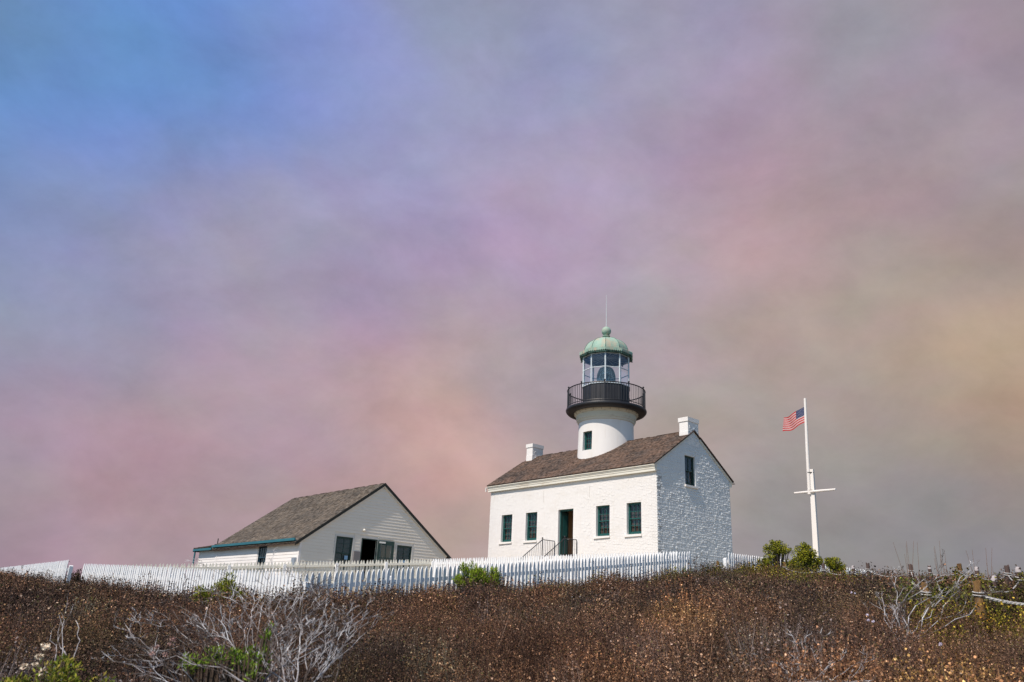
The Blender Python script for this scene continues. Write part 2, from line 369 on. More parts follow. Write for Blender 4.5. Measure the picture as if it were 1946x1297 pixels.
# sandy yard inside the fences: a sheet just above the ground
def yard_sheet():
    O = (-4.05, 17.02); ya = -.8533; X_ = (math.cos(ya), math.sin(ya)); Y_ = (-math.sin(ya), math.cos(ya)); n1_, n2_ = 44, 60
    v = []
    for i in range(n1_ + 1):
        for j in range(n2_ + 1):
            p, q = -.35 - i * .5, .35 + j * .6; xx, yy = O[0] + X_[0] * p + Y_[0] * q, O[1] + X_[1] * p + Y_[1] * q
            v.append((xx, yy))
    v = np.array(v); zz = ground(v[:, 0], v[:, 1]) + .06
    f = [(i * (n2_ + 1) + j, (i + 1) * (n2_ + 1) + j, (i + 1) * (n2_ + 1) + j + 1, i * (n2_ + 1) + j + 1) for i in range(n1_) for j in range(n2_)]
    m_ = bpy.data.meshes.new('yard'); m_.from_pydata([(a, b, c) for (a, b), c in zip(v.tolist(), zz.tolist())], [], f); m_.materials.append(M['sand']); m_.update()
    tag(link('yard_ground', m_), kind='structure')
yard_sheet()

# ================================================================== lighthouse
YAW = -.8533
XA = Vector((math.cos(YAW), math.sin(YAW), 0)); YA = Vector((-math.sin(YAW), math.cos(YAW), 0))
HB = 1.7                                     # base height of the house
Hl = thing('lighthouse', 'white brick and stone lighthouse house with round lantern tower rising through its brown roof', 'lighthouse', (7.6233, 40, HB), YAW)
HO = (0, 0, HB)
LEN, WID, RZ, EZ = 12.92, 6.45, 10.185, 7.60   # length, width, ridge and wall-top heights
RC = WID / 2
def rake_z(y): return 10.06 - .662 * abs(y - RC)
# ---- walls
def wall_cells(mb, x0, x1, z0, z1, holes, y0, y1, m=0):
    xc = sorted({x0, x1, *[h[0] for h in holes], *[h[1] for h in holes]}); zc = sorted({z0, z1, *[h[2] for h in holes], *[h[3] for h in holes]})
    for a, b in zip(xc, xc[1:]):
        run = None
        for c, d in list(zip(zc, zc[1:])) + [(None, None)]:
            inside = c is None or any(h[0] <= a and b <= h[1] and h[2] <= c and d <= h[3] for h in holes)
            if not inside and run is None: run = c
            if inside and run is not None:
                mb.box(a, b, y0, y1, run, prev, m); run = None
            prev = d
WX = [-11.81, -9.655, -4.12, -1.994]; WW, WS, WH = .967, 4.40, 5.995
DOORH = (-6.97, -5.80, 3.42, 5.99)
front_holes = [(x, x + WW, WS, WH) for x in WX] + [DOORH]
mb = MB(); wall_cells(mb, -LEN, 0, HB, 7.56, front_holes, 0, .42); mb.build('front_wall', 'whitewash', Hl, off=HO)
mb = MB(); mb.box(-LEN + .05, -.4, WID - .4, WID, HB, 7.56); mb.build('rear_wall', 'whitewash', Hl, off=HO)
# painted brickwork of the front: thin uneven bricks standing proud of the wall face
mb = MB(); bw, bh = .215, .0765
row = 0; z = HB + .01
rb = random.Random(11)
def soft(x, z): return math.sin(x * 1.3 + z * 2.1) + math.sin(x * .6 - z * 1.7 + 2) + .7 * math.sin(x * 3.1 + z * .9)
while z < 7.48:
    x = -LEN - (bw / 2 if row % 2 else 0)
    rowbump = rb.random()
    while x < 0:
        a = max(x + .003, -LEN); b = min(x + bw - .003, 0)
        if b - a > .03 and not any(a < h[1] + .005 and b > h[0] - .005 and z < h[3] + .01 and z + bh > h[2] - .10 for h in front_holes):
            pr = .0035 + .0025 * rb.random() + (.010 * rb.random() if rb.random() < (.16 if soft(x, z) < .5 else .45) else 0)
            t = rb.uniform(-.0015, .0015)
            zz = z + .004; zt = z + bh - .002
            mb.hexa([(a, -pr + t, zz), (b, -pr - t, zz), (b, .01, zz), (a, .01, zz), (a, -pr * .8 + t, zt), (b, -pr * .8 - t, zt), (b, .01, zt), (a, .01, zt)], skip=(4,))
        x += bw
    z += bh; row += 1
tag(mb.build('brickwork', 'whitewash', Hl, off=HO), kind='stuff')
# ---- gable walls (right one with window)
GW = (2.38, 3.29, 7.11, 8.68)
def gable(x0, d, hole=None):
    mb = MB(); e = (d, 0, 0)
    def poly(pts): mb.prism([(x0, y, z) for y, z in pts], 0, e)
    if hole:
        a, b, c, f = hole
        poly([(0, HB), (a, HB), (a, rake_z(a)), (0, rake_z(0))])
        poly([(a, HB), (b, HB), (b, c), (a, c)])
        poly([(a, f), (b, f), (b, rake_z(b)), (RC, rake_z(RC)), (a, rake_z(a))] if b > RC else [(a, f), (b, f), (b, rake_z(b)), (a, rake_z(a))])
        poly([(b, HB), (WID, HB), (WID, rake_z(WID)), (b, rake_z(b))] if b > RC else [(b, HB), (WID, HB), (WID, rake_z(WID)), (RC, rake_z(RC)), (b, rake_z(b))])
    else:
        poly([(0, HB), (WID, HB), (WID, rake_z(WID)), (RC, rake_z(RC)), (0, rake_z(0))])
    return mb
gable(-.4, .4, GW).build('gable_wall', 'stonewash', Hl, off=HO)
gable(-LEN + .002, .4).build('gable_wall', 'whitewash', Hl, off=HO)
# ---- rough painted rubble stones on the right gable
def stone_mesh(k):
    r = random.Random(100 + k); mb = MB(); nu, nv = 4, 3
    g = {}
    for i in range(nu + 1):
        for j in range(nv + 1):
            u, v = i / nu - .5, j / nv - .5
            e = (abs(u) == .5) + (abs(v) == .5)
            ju, jv = (r.uniform(-.05, .05), r.uniform(-.07, .07))
            if e == 2: u *= r.uniform(.78, .92); v *= r.uniform(.72, .9)
            dx = (.25 if e else 1.0) * r.uniform(.6, 1.1)
            g[i, j] = len(mb.v); mb.v.append((dx, u + ju, v + jv))
    for i in range(nu):
        for j in range(nv): mb.face((g[i, j], g[i + 1, j], g[i + 1, j + 1], g[i, j + 1]))
    ring = [(i, 0) for i in range(nu)] + [(nu, j) for j in range(nv)] + [(i, nv) for i in range(nu, 0, -1)] + [(0, j) for j in range(nv, 0, -1)]
    back = []
    for q in ring:
        p = mb.v[g[q]]; back.append(len(mb.v)); mb.v.append((-.15, p[1] * 1.06, p[2] * 1.06))
    for a in range(len(ring)):
        b = (a + 1) % len(ring); mb.face((g[ring[a]], back[a], back[b], g[ring[b]]))
    return mb
SM = [stone_mesh(k) for k in range(16)]
SME = [m_.mesh('stone', 'stonewash', smooth=70) for m_ in SM]
rs = random.Random(5); stones = []
z = HB + .05
while z < 9.9:
    hh = rs.choice([.07, .09, .11, .13, .17, .10]); y = .0
    while y < WID - .05:
        ww = min(rs.choice([.09, .13, .17, .22, .28, .15]), WID - y)
        hz = hh * rs.uniform(.85, 1.12); cyy, cz = y + ww / 2, z + hh / 2 + rs.uniform(-.015, .015)
        ok = cz + hz / 2 < rake_z(cyy) - .06 and not (cyy + ww / 2 > GW[0] - .02 and cyy - ww / 2 < GW[1] + .06 and cz + hz / 2 > GW[2] - .14 and cz - hz / 2 < GW[3] + .03)
        if ok and rs.random() < .93:
            dep = rs.choice([.006, .011, .016, .025, .013])
            if ww < .1: dep *= .6
            stones.append((ww * hz, cyy, cz, ww * .97, hz * .93, dep, rs.randrange(16), rs.uniform(-.16, .16)))
        y += ww
    z += hh
stones.sort(reverse=True)
for i, (ar, cyy, cz, ww, hz, dep, k, rt) in enumerate(stones[:290]):
    o = link('stone', SME[k], Hl, (0.0, cyy, cz - HB)); o.scale = (dep, ww, hz); o.rotation_euler = (rt, 0, 0)
mb = MB()
for (ar, cyy, cz, ww, hz, dep, k, rt) in stones[290:]:
    b = len(mb.v); c_, s_ = math.cos(rt), math.sin(rt)
    for (x, y, q) in SM[k].v:
        yy, zz = y * ww, q * hz; mb.v.append((x * dep, cyy + yy * c_ - zz * s_, cz + yy * s_ + zz * c_))
    for f in SM[k].f: mb.face([b + i for i in f])
tag(mb.build('stonework', 'stonewash', Hl, smooth=70, off=HO), kind='stuff')
# ---- sash windows
def sash_window(w, h, rec=.15, cols=3, rows=2, mframe='green_paint', parent=None, two=True, blind=True, j=.055, st=.042, mt=.015):
    """origin at lower left of the opening, outside face y=0, +y into the house"""
    e = bpy.data.objects.new('window', None); e.empty_display_size = .2; COL.objects.link(e); e.parent = parent
    f = MB()
    f.box(0, j, rec, rec + .14, 0, h); f.box(w - j, w, rec, rec + .14, 0, h)
    f.box(j, w - j, rec, rec + .14, h - j, h); f.box(j, w - j, rec, rec + .14, 0, .07)
    f.build('frame', mframe, e)
    zm = h * .5
    for (z0, z1, yy, br) in ([(zm - .02, h - j, rec + .02, .05), (.07, zm + .02, rec + .075, .085)] if two else [(.07, h - j, rec + .04, .07)]):
        s = MB()
        s.box(j, j + st, yy, yy + .04, z0, z1); s.box(w - j - st, w - j, yy, yy + .04, z0, z1)
        s.box(j + st, w - j - st, yy, yy + .04, z0, z0 + br); s.box(j + st, w - j - st, yy, yy + .04, z1 - .05, z1)
        a0, a1, b0, b1 = j + st, w - j - st, z0 + br, z1 - .05
        for c in range(1, cols):
            x = a0 + (a1 - a0) * c / cols; s.box(x - mt, x + mt, yy - .002, yy + .037, b0, b1)
        for c in range(1, rows):
            zz = b0 + (b1 - b0) * c / rows; s.box(a0, a1, yy - .001, yy + .034, zz - mt, zz + mt)
        s.build('sash', mframe, e)
        g = MB(); g.box(a0 - .005, a1 + .005, yy + .017, yy + .023, b0 - .005, b1 + .005); g.build('pane', 'glass', e)
    if blind:
        b = MB(); b.box(j, w - j, rec + .17, rec + .18, h * .03, h - .03); b.build('blind', 'curtain', e)
    return e
for i, x in enumerate(WX):
    w = sash_window(WW, WH - WS, parent=Hl); w.location = (x, 0, WS - HB)
    s = MB(); r_ = random.Random(i)
    s.hexa([(x - .12, -.075, WS - .13), (x + WW + .05, -.075, WS - .12 + r_.uniform(0, .02)), (x + WW + .05, .1, WS - .13), (x - .12, .1, WS - .13),
            (x - .12, -.065, WS - .012), (x + WW + .05, -.065, WS - .012), (x + WW + .05, .13, WS + .004), (x - .12, .13, WS + .004)])
    s.build('window_sill', 'sill', Hl, off=HO)
# gable window (turned to face the end wall)
w = sash_window(GW[1] - GW[0], GW[3] - GW[2], rec=.10, cols=2, rows=1, parent=Hl, mframe='dark_green'); w.location = (0, GW[0], GW[2] - HB); w.rotation_euler = (0, 0, math.pi / 2)
s = MB(); s.box(-.02, .085, GW[0] - .07, GW[1] + .12, GW[2] - .11, GW[2] - .004); s.build('window_sill', 'sill', Hl, off=HO)
# ---- doorway: open green door, threshold, plastered passage
s = MB(); s.box(DOORH[0], DOORH[1], -.03, .42, DOORH[2] - .09, DOORH[2] - .004); s.build('threshold', 'sill', Hl, off=HO)
s = MB(); s.box(DOORH[0] + .002, DOORH[0] + .06, .14, .36, DOORH[2], DOORH[3] - .002); s.box(DOORH[1] - .05, DOORH[1] - .002, .14, .36, DOORH[2], DOORH[3] - .002)
s.box(DOORH[0] + .06, DOORH[1] - .05, .14, .36, DOORH[3] - .07, DOORH[3] - .002); s.build('door_frame', 'green_paint', Hl, off=HO)
dr = bpy.data.objects.new('door', None); COL.objects.link(dr); dr.parent = Hl; dr.location = (DOORH[0] + .07, .20, DOORH[2] - HB); dr.rotation_euler = (0, 0, R(86))
s = MB(); s.box(0, .52, 0, .045, .01, 2.46); s.build('door_leaf', 'dark_green', dr)
s = MB()
for (a, b, c, d) in ((.10, .42, .2, 1.0), (.10, .42, 1.15, 2.3)):
    s.box(a, b, -.012, -.001, c, d)
s.build('door_panel', 'green_paint', dr)
s = MB(); s.sphere((.48, -.04, 1.0), .028); s.build('door_knob', 'rod', dr)
s = MB(); s.box(-LEN + .42, -.42, .43, WID - .41, 3.25, 3.41); s.build('floor', 'interior', Hl, off=HO)
s = MB(); s.box(-7.6, -7.5, 1.4, WID - .41, 3.42, 7.2); s.box(-5.7, -5.6, .43, WID - .41, 3.42, 7.2); s.box(-7.5, -5.7, 2.6, 2.7, 3.42, 7.2); s.build('interior_wall', 'interior', Hl, off=HO)
s = MB(); s.box(-LEN + .42, -.42, .43, WID - .41, 6.35, 6.45); s.build('ceiling', 'interior_dark', Hl, off=HO)
# ---- cornice along the front
s = MB()
prof = [(0, 7.46), (-.165, 7.46), (-.17, 7.575), (-.19, 7.585), (-.20, 7.665), (-.225, 7.68), (-.24, 7.735), (-.27, 7.745), (-.275, 7.785), (0, 7.80)]
for (x0, x1) in ((-LEN - .10, .03),):
    s.prism([(x0, y, z) for y, z in prof], 0, (x1 - x0, 0, 0))
s.build('cornice', 'cornice', Hl, off=HO)
s = MB()
prof2 = [(WID, 7.46), (WID + .14, 7.5), (WID + .24, 7.74), (WID + .24, 7.785), (WID, 7.80)]
s.prism([(-LEN - .1, y, z) for y, z in prof2], 0, (LEN + .13, 0, 0)); s.build('cornice', 'cornice', Hl, off=HO)
s = MB(); s.box(-LEN - .25, -LEN - .10, -.27, -.2, 7.70, 7.735); s.box(-LEN - .25, -LEN - .2, -.27, -.2, 7.48, 7.70); s.build('gutter_spout', 'sill', Hl, off=HO)
for x in (-8.2, -4.6):
    s = MB(); s.box(x - .008, x + .008, -.016, -.002, 6.5, 7.16); s.build('conduit', 'trim_grey', Hl, off=HO)
# ---- roof: deck, rake boards, shingles
def roof_pt(y, side, up=0):   # side -1 front slope, +1 rear slope ; y measured from ridge outwards
    n = Vector((0, side * .562, .827))
    return None
SL = .662
def slope_geo(rc, rz, out, slope):
    L_ = math.hypot(out, out * slope); return L_, Vector((0, -1, -slope)).normalized(), Vector((0, -slope, 1)).normalized()
def shingles(parent, x0, x1, rc, rz, out, slope, side, matn, off, seed, expo=.115, wid=.115, thick=.013, holes=None, base=.05, ridgeup=.05, dark=1.0):
    """individual shingles in courses on one roof slope; side -1 = slope falling towards -y"""
    r = random.Random(seed); mb = MB()
    Ls = math.hypot(out, out * slope)
    dn = Vector((0, side * 1, -slope)).normalized(); nm = Vector((0, side * slope, 1)).normalized()
    nrow = int(Ls / expo) + 1
    for k in range(nrow):
        s0 = Ls - (k + 1) * expo; s1 = s0 + expo                # distances from the ridge
        x = x0 + r.uniform(-wid, 0)
        rt = r.uniform(.9, 1.08)
        while x < x1:
            w = wid * r.uniform(.55, 1.25); a = max(x, x0); b = min(x + w - .004, x1)
            x += w
            if b - a < .02: continue
            jl = r.uniform(-.014, .014)
            e1 = s1 + jl; e0 = max(s0 - .02, -ridgeup * r.choice([.2, 1]))
            mid = Vector(((a + b) / 2, rc, rz)) + dn * ((s0 + s1) / 2)
            if holes and holes(mid): continue
            h1 = base + thick + r.uniform(0, .008) + (.01 if r.random() < .06 else 0); h0 = base + .002
            P0 = lambda X, s, h: tuple(Vector((X, rc, rz)) + dn * s + nm * h)
            t = r.uniform(.55, 1.4) * rt * dark
            if r.random() < .07: t *= .6
            wv = r.uniform(-.05, .05)
            tint = (t * (1 + wv), t, t * (1 - wv))
            pts = [P0(a, e1, 0), P0(b, e1, 0), P0(b, e0, 0), P0(a, e0, 0), P0(a, e1, h1), P0(b, e1, h1), P0(b, e0, h0), P0(a, e0, h0)]
            if side > 0: pts = [pts[1], pts[0], pts[3], pts[2], pts[5], pts[4], pts[7], pts[6]]
            mb.hexa(pts, 0, tint, skip=(0, 4))
    return tag(mb.build('shingles', matn, parent, off=off), kind='stuff')
TC = (-6.30, RC)                                # tower axis
def near_tower(p): return math.hypot(p.x - TC[0], p.y - TC[1]) < 1.58
def near_stack(p): return (-.57 < p.x or p.x < -12.22) and abs(p.y - RC) < .50
OUT = RC + .285; OH = .115
def deck(parent, x0, x1, rc, rz, out, slope, th, matn, off):
    s = MB()
    for sd_ in (-1, 1):
        s.prism([(x0, rc, rz - .002), (x0, rc + sd_ * out, rz - slope * out), (x0, rc + sd_ * out, rz - slope * out - th), (x0, rc, rz - th - .002)][::sd_], 0, (x1 - x0, 0, 0))
    return s.build('roof_deck', matn, parent, off=off)
deck(Hl, -LEN - OH + .01, OH - .01, RC, RZ - .03, OUT - .01, SL, .05, 'roof_deck', HO)
shingles(Hl, -LEN - OH, OH, RC, RZ - .03, OUT, SL, -1, 'shingle', HO, 1, holes=lambda p: near_tower(p) or near_stack(p), base=.02)
shingles(Hl, -LEN - OH, OH, RC, RZ - .03, OUT, SL, 1, 'shingle', HO, 2, holes=lambda p: near_tower(p) or near_stack(p), base=.02, wid=.3, expo=.2)
for (xa, xb) in ((.004, OH - .06), (-LEN - OH + .02, -LEN - .004)):   # white verge boards under the overhang
    for sd_ in (-1, 1):
        s = MB(); a0 = .52
        za = lambda d: RZ - .085 - SL * d
        s.prism([(xa, RC + sd_ * a0, za(a0)), (xa, RC + sd_ * (OUT - .04), za(OUT - .04)), (xa, RC + sd_ * (OUT - .04), za(OUT - .04) - .10), (xa, RC + sd_ * a0, za(a0) - .12)][::sd_], 0, (xb - xa, 0, 0))
        s.build('verge_board', 'cornice', Hl, off=HO)
s = MB(); s.box(-LEN - OH, OH + .02, WID + .24, WID + .36, 7.72, 7.75); s.build('gutter', 'rake', Hl, off=HO)
# ---- chimneys
def chimney(x0, x1, top, zb, roughside):
    e = bpy.data.objects.new('chimney', None); COL.objects.link(e); e.parent = Hl
    s = MB(); s.box(x0, x1, RC - .47, RC + .47, zb, top - .23)
    s.box(x0 - .012, x1 + .004, RC - .485, RC + .485, zb, top - .77); s.build('stack', 'whitewash', e, off=HO)
    s = MB(); s.box(x0 - .05, x1 + .035, RC - .51, RC + .51, top - .23, top); s.box(x0 + .12, x1 - .12, RC - .36, RC + .36, top, top + .02); s.build('cap', 'whitewash', e, off=HO)
    s = MB(); s.box(x0 - .05, x1 + (.03 if roughside else .05), RC - .56, RC - .47, 9.68, 9.80); s.build('flashing', 'sill', e, off=HO)
    r = random.Random(int(x0 * 10)); s = MB()
    for q in range(26 if roughside else 12):
        yy = RC + r.uniform(-.42, .40); zz = r.uniform(9.62, top - .36); hw, hhh = r.uniform(.03, .09), r.uniform(.04, .09); d_ = r.uniform(.008, .022)
        s.hexa([(x1 - .01, yy - hw, zz - hhh), (x1 + d_ * .5, yy - hw * .8, zz - hhh * .8), (x1 + d_, yy + hw * .8, zz - hhh * .6), (x1 - .01, yy + hw, zz - hhh),
                (x1 - .01, yy - hw, zz + hhh), (x1 + d_, yy - hw * .7, zz + hhh * .7), (x1 + d_ * .6, yy + hw * .8, zz + hhh * .8), (x1 - .01, yy + hw, zz + hhh)])
    s.build('rough_render', 'stonewash', e, off=HO, smooth=60)
chimney(-.56, 0.004, 10.83, 9.3, True)
chimney(-12.79, -12.23, 10.95, 9.3, False)
# ---- tower
WA0, WA1 = 7, 12     # window columns (5 degree steps, centred on -y)
nseg = 72; a0 = R(-90 - 2.5 - 9 * 5)
def is_win(i, k): return 7 <= k - 0 <= 11 and tprof[i][1] >= 9.57 and tprof[i + 1][1] <= 10.72
tprof = [(1.72, 7.7), (1.71, 8.8), (1.695, 9.58), (1.67, 10.15), (1.655, 10.70), (1.65, 11.30), (1.655, 11.38)]
s = MB(); s.lathe(tprof, nseg, TC, a0, skipf=is_win)
# window reveal
def tp(k, r, z): a = a0 + 2 * math.pi * k / nseg; return (TC[0] + r * math.cos(a), TC[1] + r * math.sin(a), z)
yin = TC[1] - 1.32
cL, cR = tp(7, 1.66, 0), tp(12, 1.66, 0)
s.hexa([(cL[0] - .1, yin, 9.5), tp(7, 1.695, 9.58), tp(7, 1.4, 9.58), (cL[0] - .1, yin + .05, 9.5), (cL[0] - .1, yin, 10.8), tp(7, 1.655, 10.70), tp(7, 1.4, 10.70), (cL[0] - .1, yin + .05, 10.8)][0:0] or
       [(cL[0] - .04, cL[1] + .02, 9.58), (cL[0], cL[1] - .03, 9.58), (cL[0], yin + .1, 9.58), (cL[0] - .04, yin + .1, 9.58), (cL[0] - .04, cL[1] + .02, 10.7), (cL[0], cL[1] + .01, 10.7), (cL[0], yin + .1, 10.7), (cL[0] - .04, yin + .1, 10.7)])
s.hexa([(cR[0], cR[1] - .03, 9.58), (cR[0] + .04, cR[1] + .02, 9.58), (cR[0] + .04, yin + .1, 9.58), (cR[0], yin + .1, 9.58), (cR[0], cR[1] + .01, 10.7), (cR[0] + .04, cR[1] + .02, 10.7), (cR[0] + .04, yin + .1, 10.7), (cR[0], yin + .1, 10.7)])
s.box(cL[0] - .03, cR[0] + .03, TC[1] - 1.60, yin + .1, 10.701, 10.74); s.box(cL[0] - .03, cR[0] + .03, TC[1] - 1.62, yin + .1, 9.53, 9.579)
tw = s.build('tower', 'tower_white', Hl, smooth=35, off=HO)
w = sash_window(cR[0] - cL[0], 1.12, rec=.02, cols=3, rows=3, parent=Hl, two=False, blind=True); w.location = (cL[0], TC[1] - 1.50, 9.58 - HB)
s = MB(); s.lathe([(1.655, 11.38), (1.70, 11.40), (1.73, 11.46), (1.73, 11.50), (1.78, 11.54), (1.78, 11.60), (1.80, 11.62), (1.82, 11.86), (1.90, 11.90), (1.95, 11.98), (1.97, 12.07), (1.0, 12.10)], 72, TC, a0)
s.build('tower_cornice', 'cream', Hl, smooth=30, off=HO)
# joints of the cornice coping stones
s = MB()
for k in range(24):
    a = R(15 * k + 4); c_, s_ = math.cos(a), math.sin(a)
    s.tube([(TC[0] + 1.915 * c_, TC[1] + 1.915 * s_, 11.90), (TC[0] + 1.965 * c_, TC[1] + 1.965 * s_, 11.99)], .008, 4)
s.build('joint_line', 'roof_deck', Hl, off=HO)
# ---- gallery
s = MB(); s.lathe([(1.9, 12.02), (2.14, 11.98), (2.34, 12.02), (2.43, 12.12), (2.45, 12.20), (2.43, 12.26), (2.38, 12.28), (1.2, 12.285)], 80, TC, 0)
s.build('gallery_floor', 'black_iron', Hl, smooth=40, off=HO)
DA = R(-50.3)
rl = bpy.data.objects.new('gallery_railing', None); COL.objects.link(rl); rl.parent = Hl; rl.location = (TC[0], TC[1], 12.28 - HB)
s = MB(); rr = 2.36
for zz, rd in ((1.16, .034), (.10, .024)):
    s.tube([(rr * math.cos(2 * math.pi * k / 80), rr * math.sin(2 * math.pi * k / 80), zz) for k in range(81)], rd, 6)
s.build('rail', 'black_iron', rl)
s = MB(); s.tube([(0, 0, 0), (0, 0, 1.2)], .026, 6); s.sphere((0, 0, 1.26), .058, nu=10, nv=6); pm = s.mesh('railing_post', 'black_iron', smooth=40)
s = MB(); s.tube([(0, 0, .10), (0, 0, 1.16)], .016, 5); bm_ = s.mesh('baluster', 'black_iron')
for k in range(10):
    a = DA + k * R(36); link('railing_post', pm, rl, (rr * math.cos(a), rr * math.sin(a), 0))
    for q in range(1, 9):
        b = a + R(4 * q); link('baluster', bm_, rl, (rr * math.cos(b), rr * math.sin(b), 0))
# ---- lantern room
ln = bpy.data.objects.new('lantern_room', None); COL.objects.link(ln); ln.parent = Hl; ln.location = (TC[0], TC[1], 12.28 - HB)
LR = 1.47
def dp(k, r, z): a = DA + k * R(36); return (r * math.cos(a), r * math.sin(a), z)
for k in range(10):
    s = MB(); A, B = dp(k, LR, 0), dp(k + 1, LR, 0); A2, B2 = dp(k, LR - .06, 0), dp(k + 1, LR - .06, 0)
    s.hexa([A, B, B2, A2, (*A[:2], 1.36), (*B[:2], 1.36), (*B2[:2], 1.36), (*A2[:2], 1.36)])
    for q in (.0, .33, .66):
        t_ = Vector(A).lerp(Vector(B), q + .01); n_ = (Vector(A) + Vector(B)).normalized()
        s.tube([t_ + n_ * .006, t_ + n_ * .006 + Vector((0, 0, 1.34))], .014, 4)
    s.build('wall_panel', 'black_panel', ln)
s = MB(); s.lathe([(LR - .1, 1.36), (LR + .05, 1.36), (LR + .05, 1.40), (LR - .1, 1.40)], 10, (0, 0), DA); s.build('sill_ring', 'lantern_white', ln)
for k in range(10):
    s = MB(); s.tube([dp(k, LR - .02, 1.38), dp(k, LR - .02, 3.36)], .045, 6); s.build('glazing_post', 'lantern_white', ln)
for zz in (2.40, 3.26):
    s = MB(); s.lathe([(LR - .05, zz - .018), (LR + .0, zz - .018), (LR + .0, zz + .018), (LR - .05, zz + .018), (LR - .05, zz - .018)], 10, (0, 0), DA); s.build('glazing_bar', 'lantern_white', ln)
for k in range(10):
    s = MB(); A, B = dp(k, LR - .035, 0), dp(k + 1, LR - .035, 0); A2, B2 = dp(k, LR - .043, 0), dp(k + 1, LR - .043, 0)
    s.hexa([(*A[:2], 1.4), (*B[:2], 1.4), (*B2[:2], 1.4), (*A2[:2], 1.4), (*A[:2], 3.3), (*B[:2], 3.3), (*B2[:2], 3.3), (*A2[:2], 3.3)]); s.build('pane', 'lantern_glass', ln)
# lens
s = MB()
lp = [(.20, 1.30), (.42, 1.45), (.50, 1.62)]
for j in range(16):
    t_ = j / 15; z_ = 1.66 + t_ * .98; r_ = .57 * math.sin(math.pi * (.34 + .46 * t_)) ** .7
    lp += [(r_, z_), (r_ * 1.035, z_ + .03)]
lp += [(.12, 2.72)]
s.lathe(lp, 24, (0, 0)); s.build('fresnel_lens', 'lens', ln)
s = MB()
for k in range(8):
    a = k * R(45) + .2; s.tube([(.58 * math.cos(a) * math.sin(math.pi * (.34 + .46 * t_)) ** .7, .58 * math.sin(a) * math.sin(math.pi * (.34 + .46 * t_)) ** .7, 1.66 + t_ * .98) for t_ in [i / 7 for i in range(8)]], .014, 4)
s.tube([(0, 0, 0), (0, 0, 1.5)], .12, 8)
s.build('lens_frame', 'verdigris_dark', ln)
# ceiling with spokes
s = MB(); s.lathe([(.02, 3.40), (1.5, 3.33)], 10, (0, 0), DA); s.build('lantern_ceiling', 'lantern_inside', ln)
s = MB()
for k in range(20):
    a = DA + k * R(18); s.tube([(.1 * math.cos(a), .1 * math.sin(a), 3.37), (1.4 * math.cos(a), 1.4 * math.sin(a), 3.31)], .012, 4)
s.build('ceiling_rib', 'lantern_white', ln)
# roof of the lantern
dm = bpy.data.objects.new('lantern_roof', None); COL.objects.link(dm); dm.parent = Hl; dm.location = (TC[0], TC[1], 12.28 - HB)
s = MB(); s.lathe([(1.42, 3.30), (1.60, 3.28), (1.66, 3.30), (1.67, 3.42), (1.66, 3.52), (1.30, 3.60)], 10, (0, 0), DA)
s.build('eaves_band', 'verdigris_dark', dm)
s = MB()
for k in range(10):
    A, B = Vector(dp(k, 1.69, 3.52)), Vector(dp(k + 1, 1.69, 3.52))
    for q in range(9):
        p0, p1 = A.lerp(B, q / 9), A.lerp(B, (q + 1) / 9); pm_ = (p0 + p1) / 2; n_ = Vector((pm_.x, pm_.y, 0)).normalized()
        dn = Vector((0, 0, -.10))
        s.prism([p0, p0 + dn, pm_ + dn * 1.7, p1 + dn, p1][::-1], 0, n_ * .02)
        up_ = Vector((0, 0, .08)); s.prism([p0 - n_ * .01, p1 - n_ * .01, pm_ - n_ * .01 + up_][::1], 0, n_ * .025)
s.build('scalloped_fringe', 'verdigris', dm)
dome = []
for j in range(13):
    t_ = j / 12 * math.pi / 2 * .93
    dome.append((1.36 * math.cos(t_) ** .9 + .06, 3.58 + 1.05 * math.sin(t_)))
s = MB(); s.lathe([(1.64, 3.51)] + dome, 10, (0, 0), DA); s.build('dome', 'verdigris', dm)
s = MB()
for k in range(10):
    s.tube([dp(k, r_ + .008, z_) for r_, z_ in dome], .016, 5)
    s.sphere(dp(k, 1.66, 3.28), .05, nu=8, nv=5)
s.build('dome_rib', 'verdigris_dark', dm, smooth=60)
s = MB(); s.lathe([(.24, 4.58), (.20, 4.66), (.17, 4.74), (.24, 4.78), (.25, 4.82), (.17, 4.86), (.12, 4.90)], 20); s.build('dome_neck', 'verdigris', dm, smooth=40)
s = MB(); s.sphere((0, 0, 5.15), .30, nu=24, nv=14); s.build('ventilator_ball', 'verdigris', dm, smooth=True)
s = MB(); s.tube([(0, 0, 5.42), (0, 0, 6.4), (.0, 0, 7.65)], [.028, .022, .010], 6); s.build('lightning_rod', 'rod', dm)
